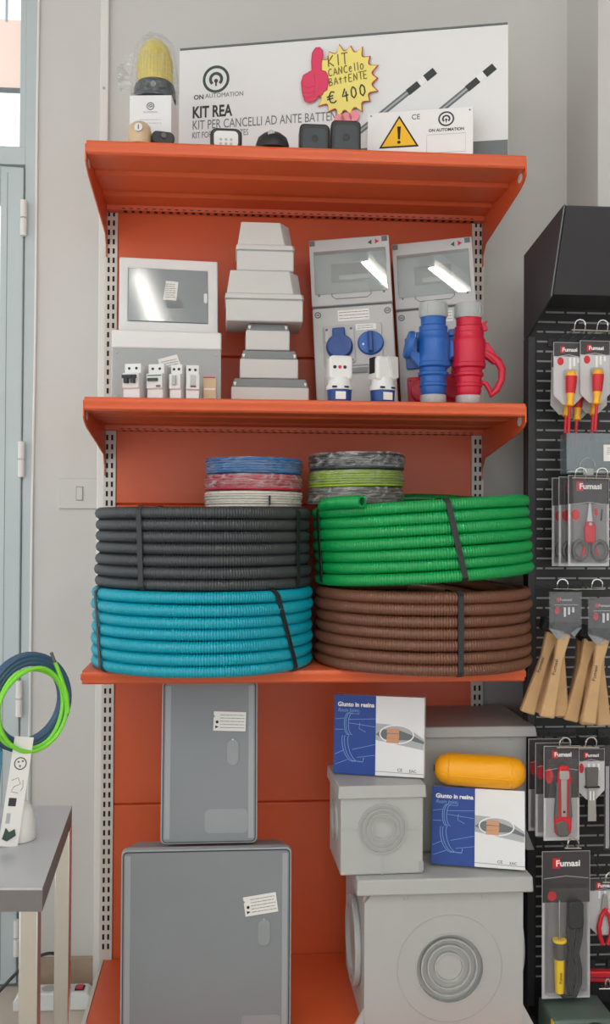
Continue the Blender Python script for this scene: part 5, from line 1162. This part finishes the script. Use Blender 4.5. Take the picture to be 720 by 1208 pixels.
MB().lathe([(0.010, 0.001), (0.0121, 0.001), (0.0121, 0.079), (0.010, 0.079)], 'z', n=24, close=True).build('core', 'card_brown', rp, smooth=True)

# wall switch, cable, power strip
sw = thing('light_switch', 'white rectangular wall plate with one small rocker switch', 'switch', (-0.088, WY, 1.329))
MB().prism(rrect(-0.056, 0.056, -0.041, 0.041, 0.003), -0.008, 0.0).build('plate', 'switch_white', sw, bevel=0.002, smooth=True)
box('rocker_gap', 'print_mid', sw, -0.0085, 0.0105, -0.0088, -0.007, -0.019, 0.019)
box('rocker', 'switch_white', sw, -0.007, 0.009, -0.012, -0.008, -0.0175, 0.0175, bevel=0.001)
wc = MB(); wc.tube([(-0.209+0.001*math.sin(i*0.35)-0.000005*i*i, WY-0.005, CEIL-i*0.06) for i in range(46)], 0.0032, 7)
tag(wc.build('wall_cable', 'cable_white', None, smooth=True), 'thin white cable running down the wall beside the door frame', 'cable')
ps = thing('power_strip', 'white power strip with red rocker lying on the floor by the wall', 'power strip', (-0.118, -0.055, 0.0), (0, 0, -1))
MB().prism([(-0.105, 0.0), (0.085, 0.0), (0.097, 0.010), (0.097, 0.024), (0.080, 0.046), (-0.090, 0.046), (-0.105, 0.024)], -0.026, 0.028).build('case', 'strip_white', ps, bevel=0.004, smooth=True)
for x in (-0.065, -0.020, 0.020):
    MB().lathe([(0, 0.0462), (0.017, 0.0462), (0.017, 0.0475), (0, 0.0475)], 'z', (x, 0, 0), 20).build('socket', 'gland_grey', ps, smooth=True)
box('red_rocker', 'switch_red', ps, 0.052, 0.068, -0.010, 0.010, 0.046, 0.052, bevel=0.001); box('rocker_frame', 'print_black', ps, 0.048, 0.072, -0.014, 0.014, 0.0455, 0.0475)
pg = thing('plug_cable', 'black plug and cable plugged in the white power strip', 'cord', (-0.098, -0.055, 0.0475), (0, 0, 0))
MB().frustum((-0.014, 0.014, -0.014, 0.014), 0.0, (-0.008, 0.008, -0.010, 0.010), 0.036).build('plug', 'cord', pg, bevel=0.004, smooth=True)
mb = MB()
cpts = [Vector(p) for p in ((0, 0, 0.034), (0.001, -0.002, 0.060), (-0.010, -0.01, 0.085), (-0.035, -0.02, 0.098), (-0.075, -0.03, 0.088), (-0.115, -0.05, 0.060), (-0.16, -0.08, 0.020), (-0.22, -0.12, -0.020), (-0.30, -0.16, -0.040))]
sm = []
for i in range(len(cpts)-1):
    p0, p1, p2, p3 = cpts[max(i-1, 0)], cpts[i], cpts[i+1], cpts[min(i+2, len(cpts)-1)]
    for k_ in range(6):
        t_ = k_/6; sm.append(0.5*((2*p1)+(-p0+p2)*t_+(2*p0-5*p1+4*p2-p3)*t_*t_+(-p0+3*p1-3*p2+p3)*t_**3))
mb.tube(sm+[cpts[-1]], 0.0042, 8); mb.build('cord', 'cord', pg, smooth=True)
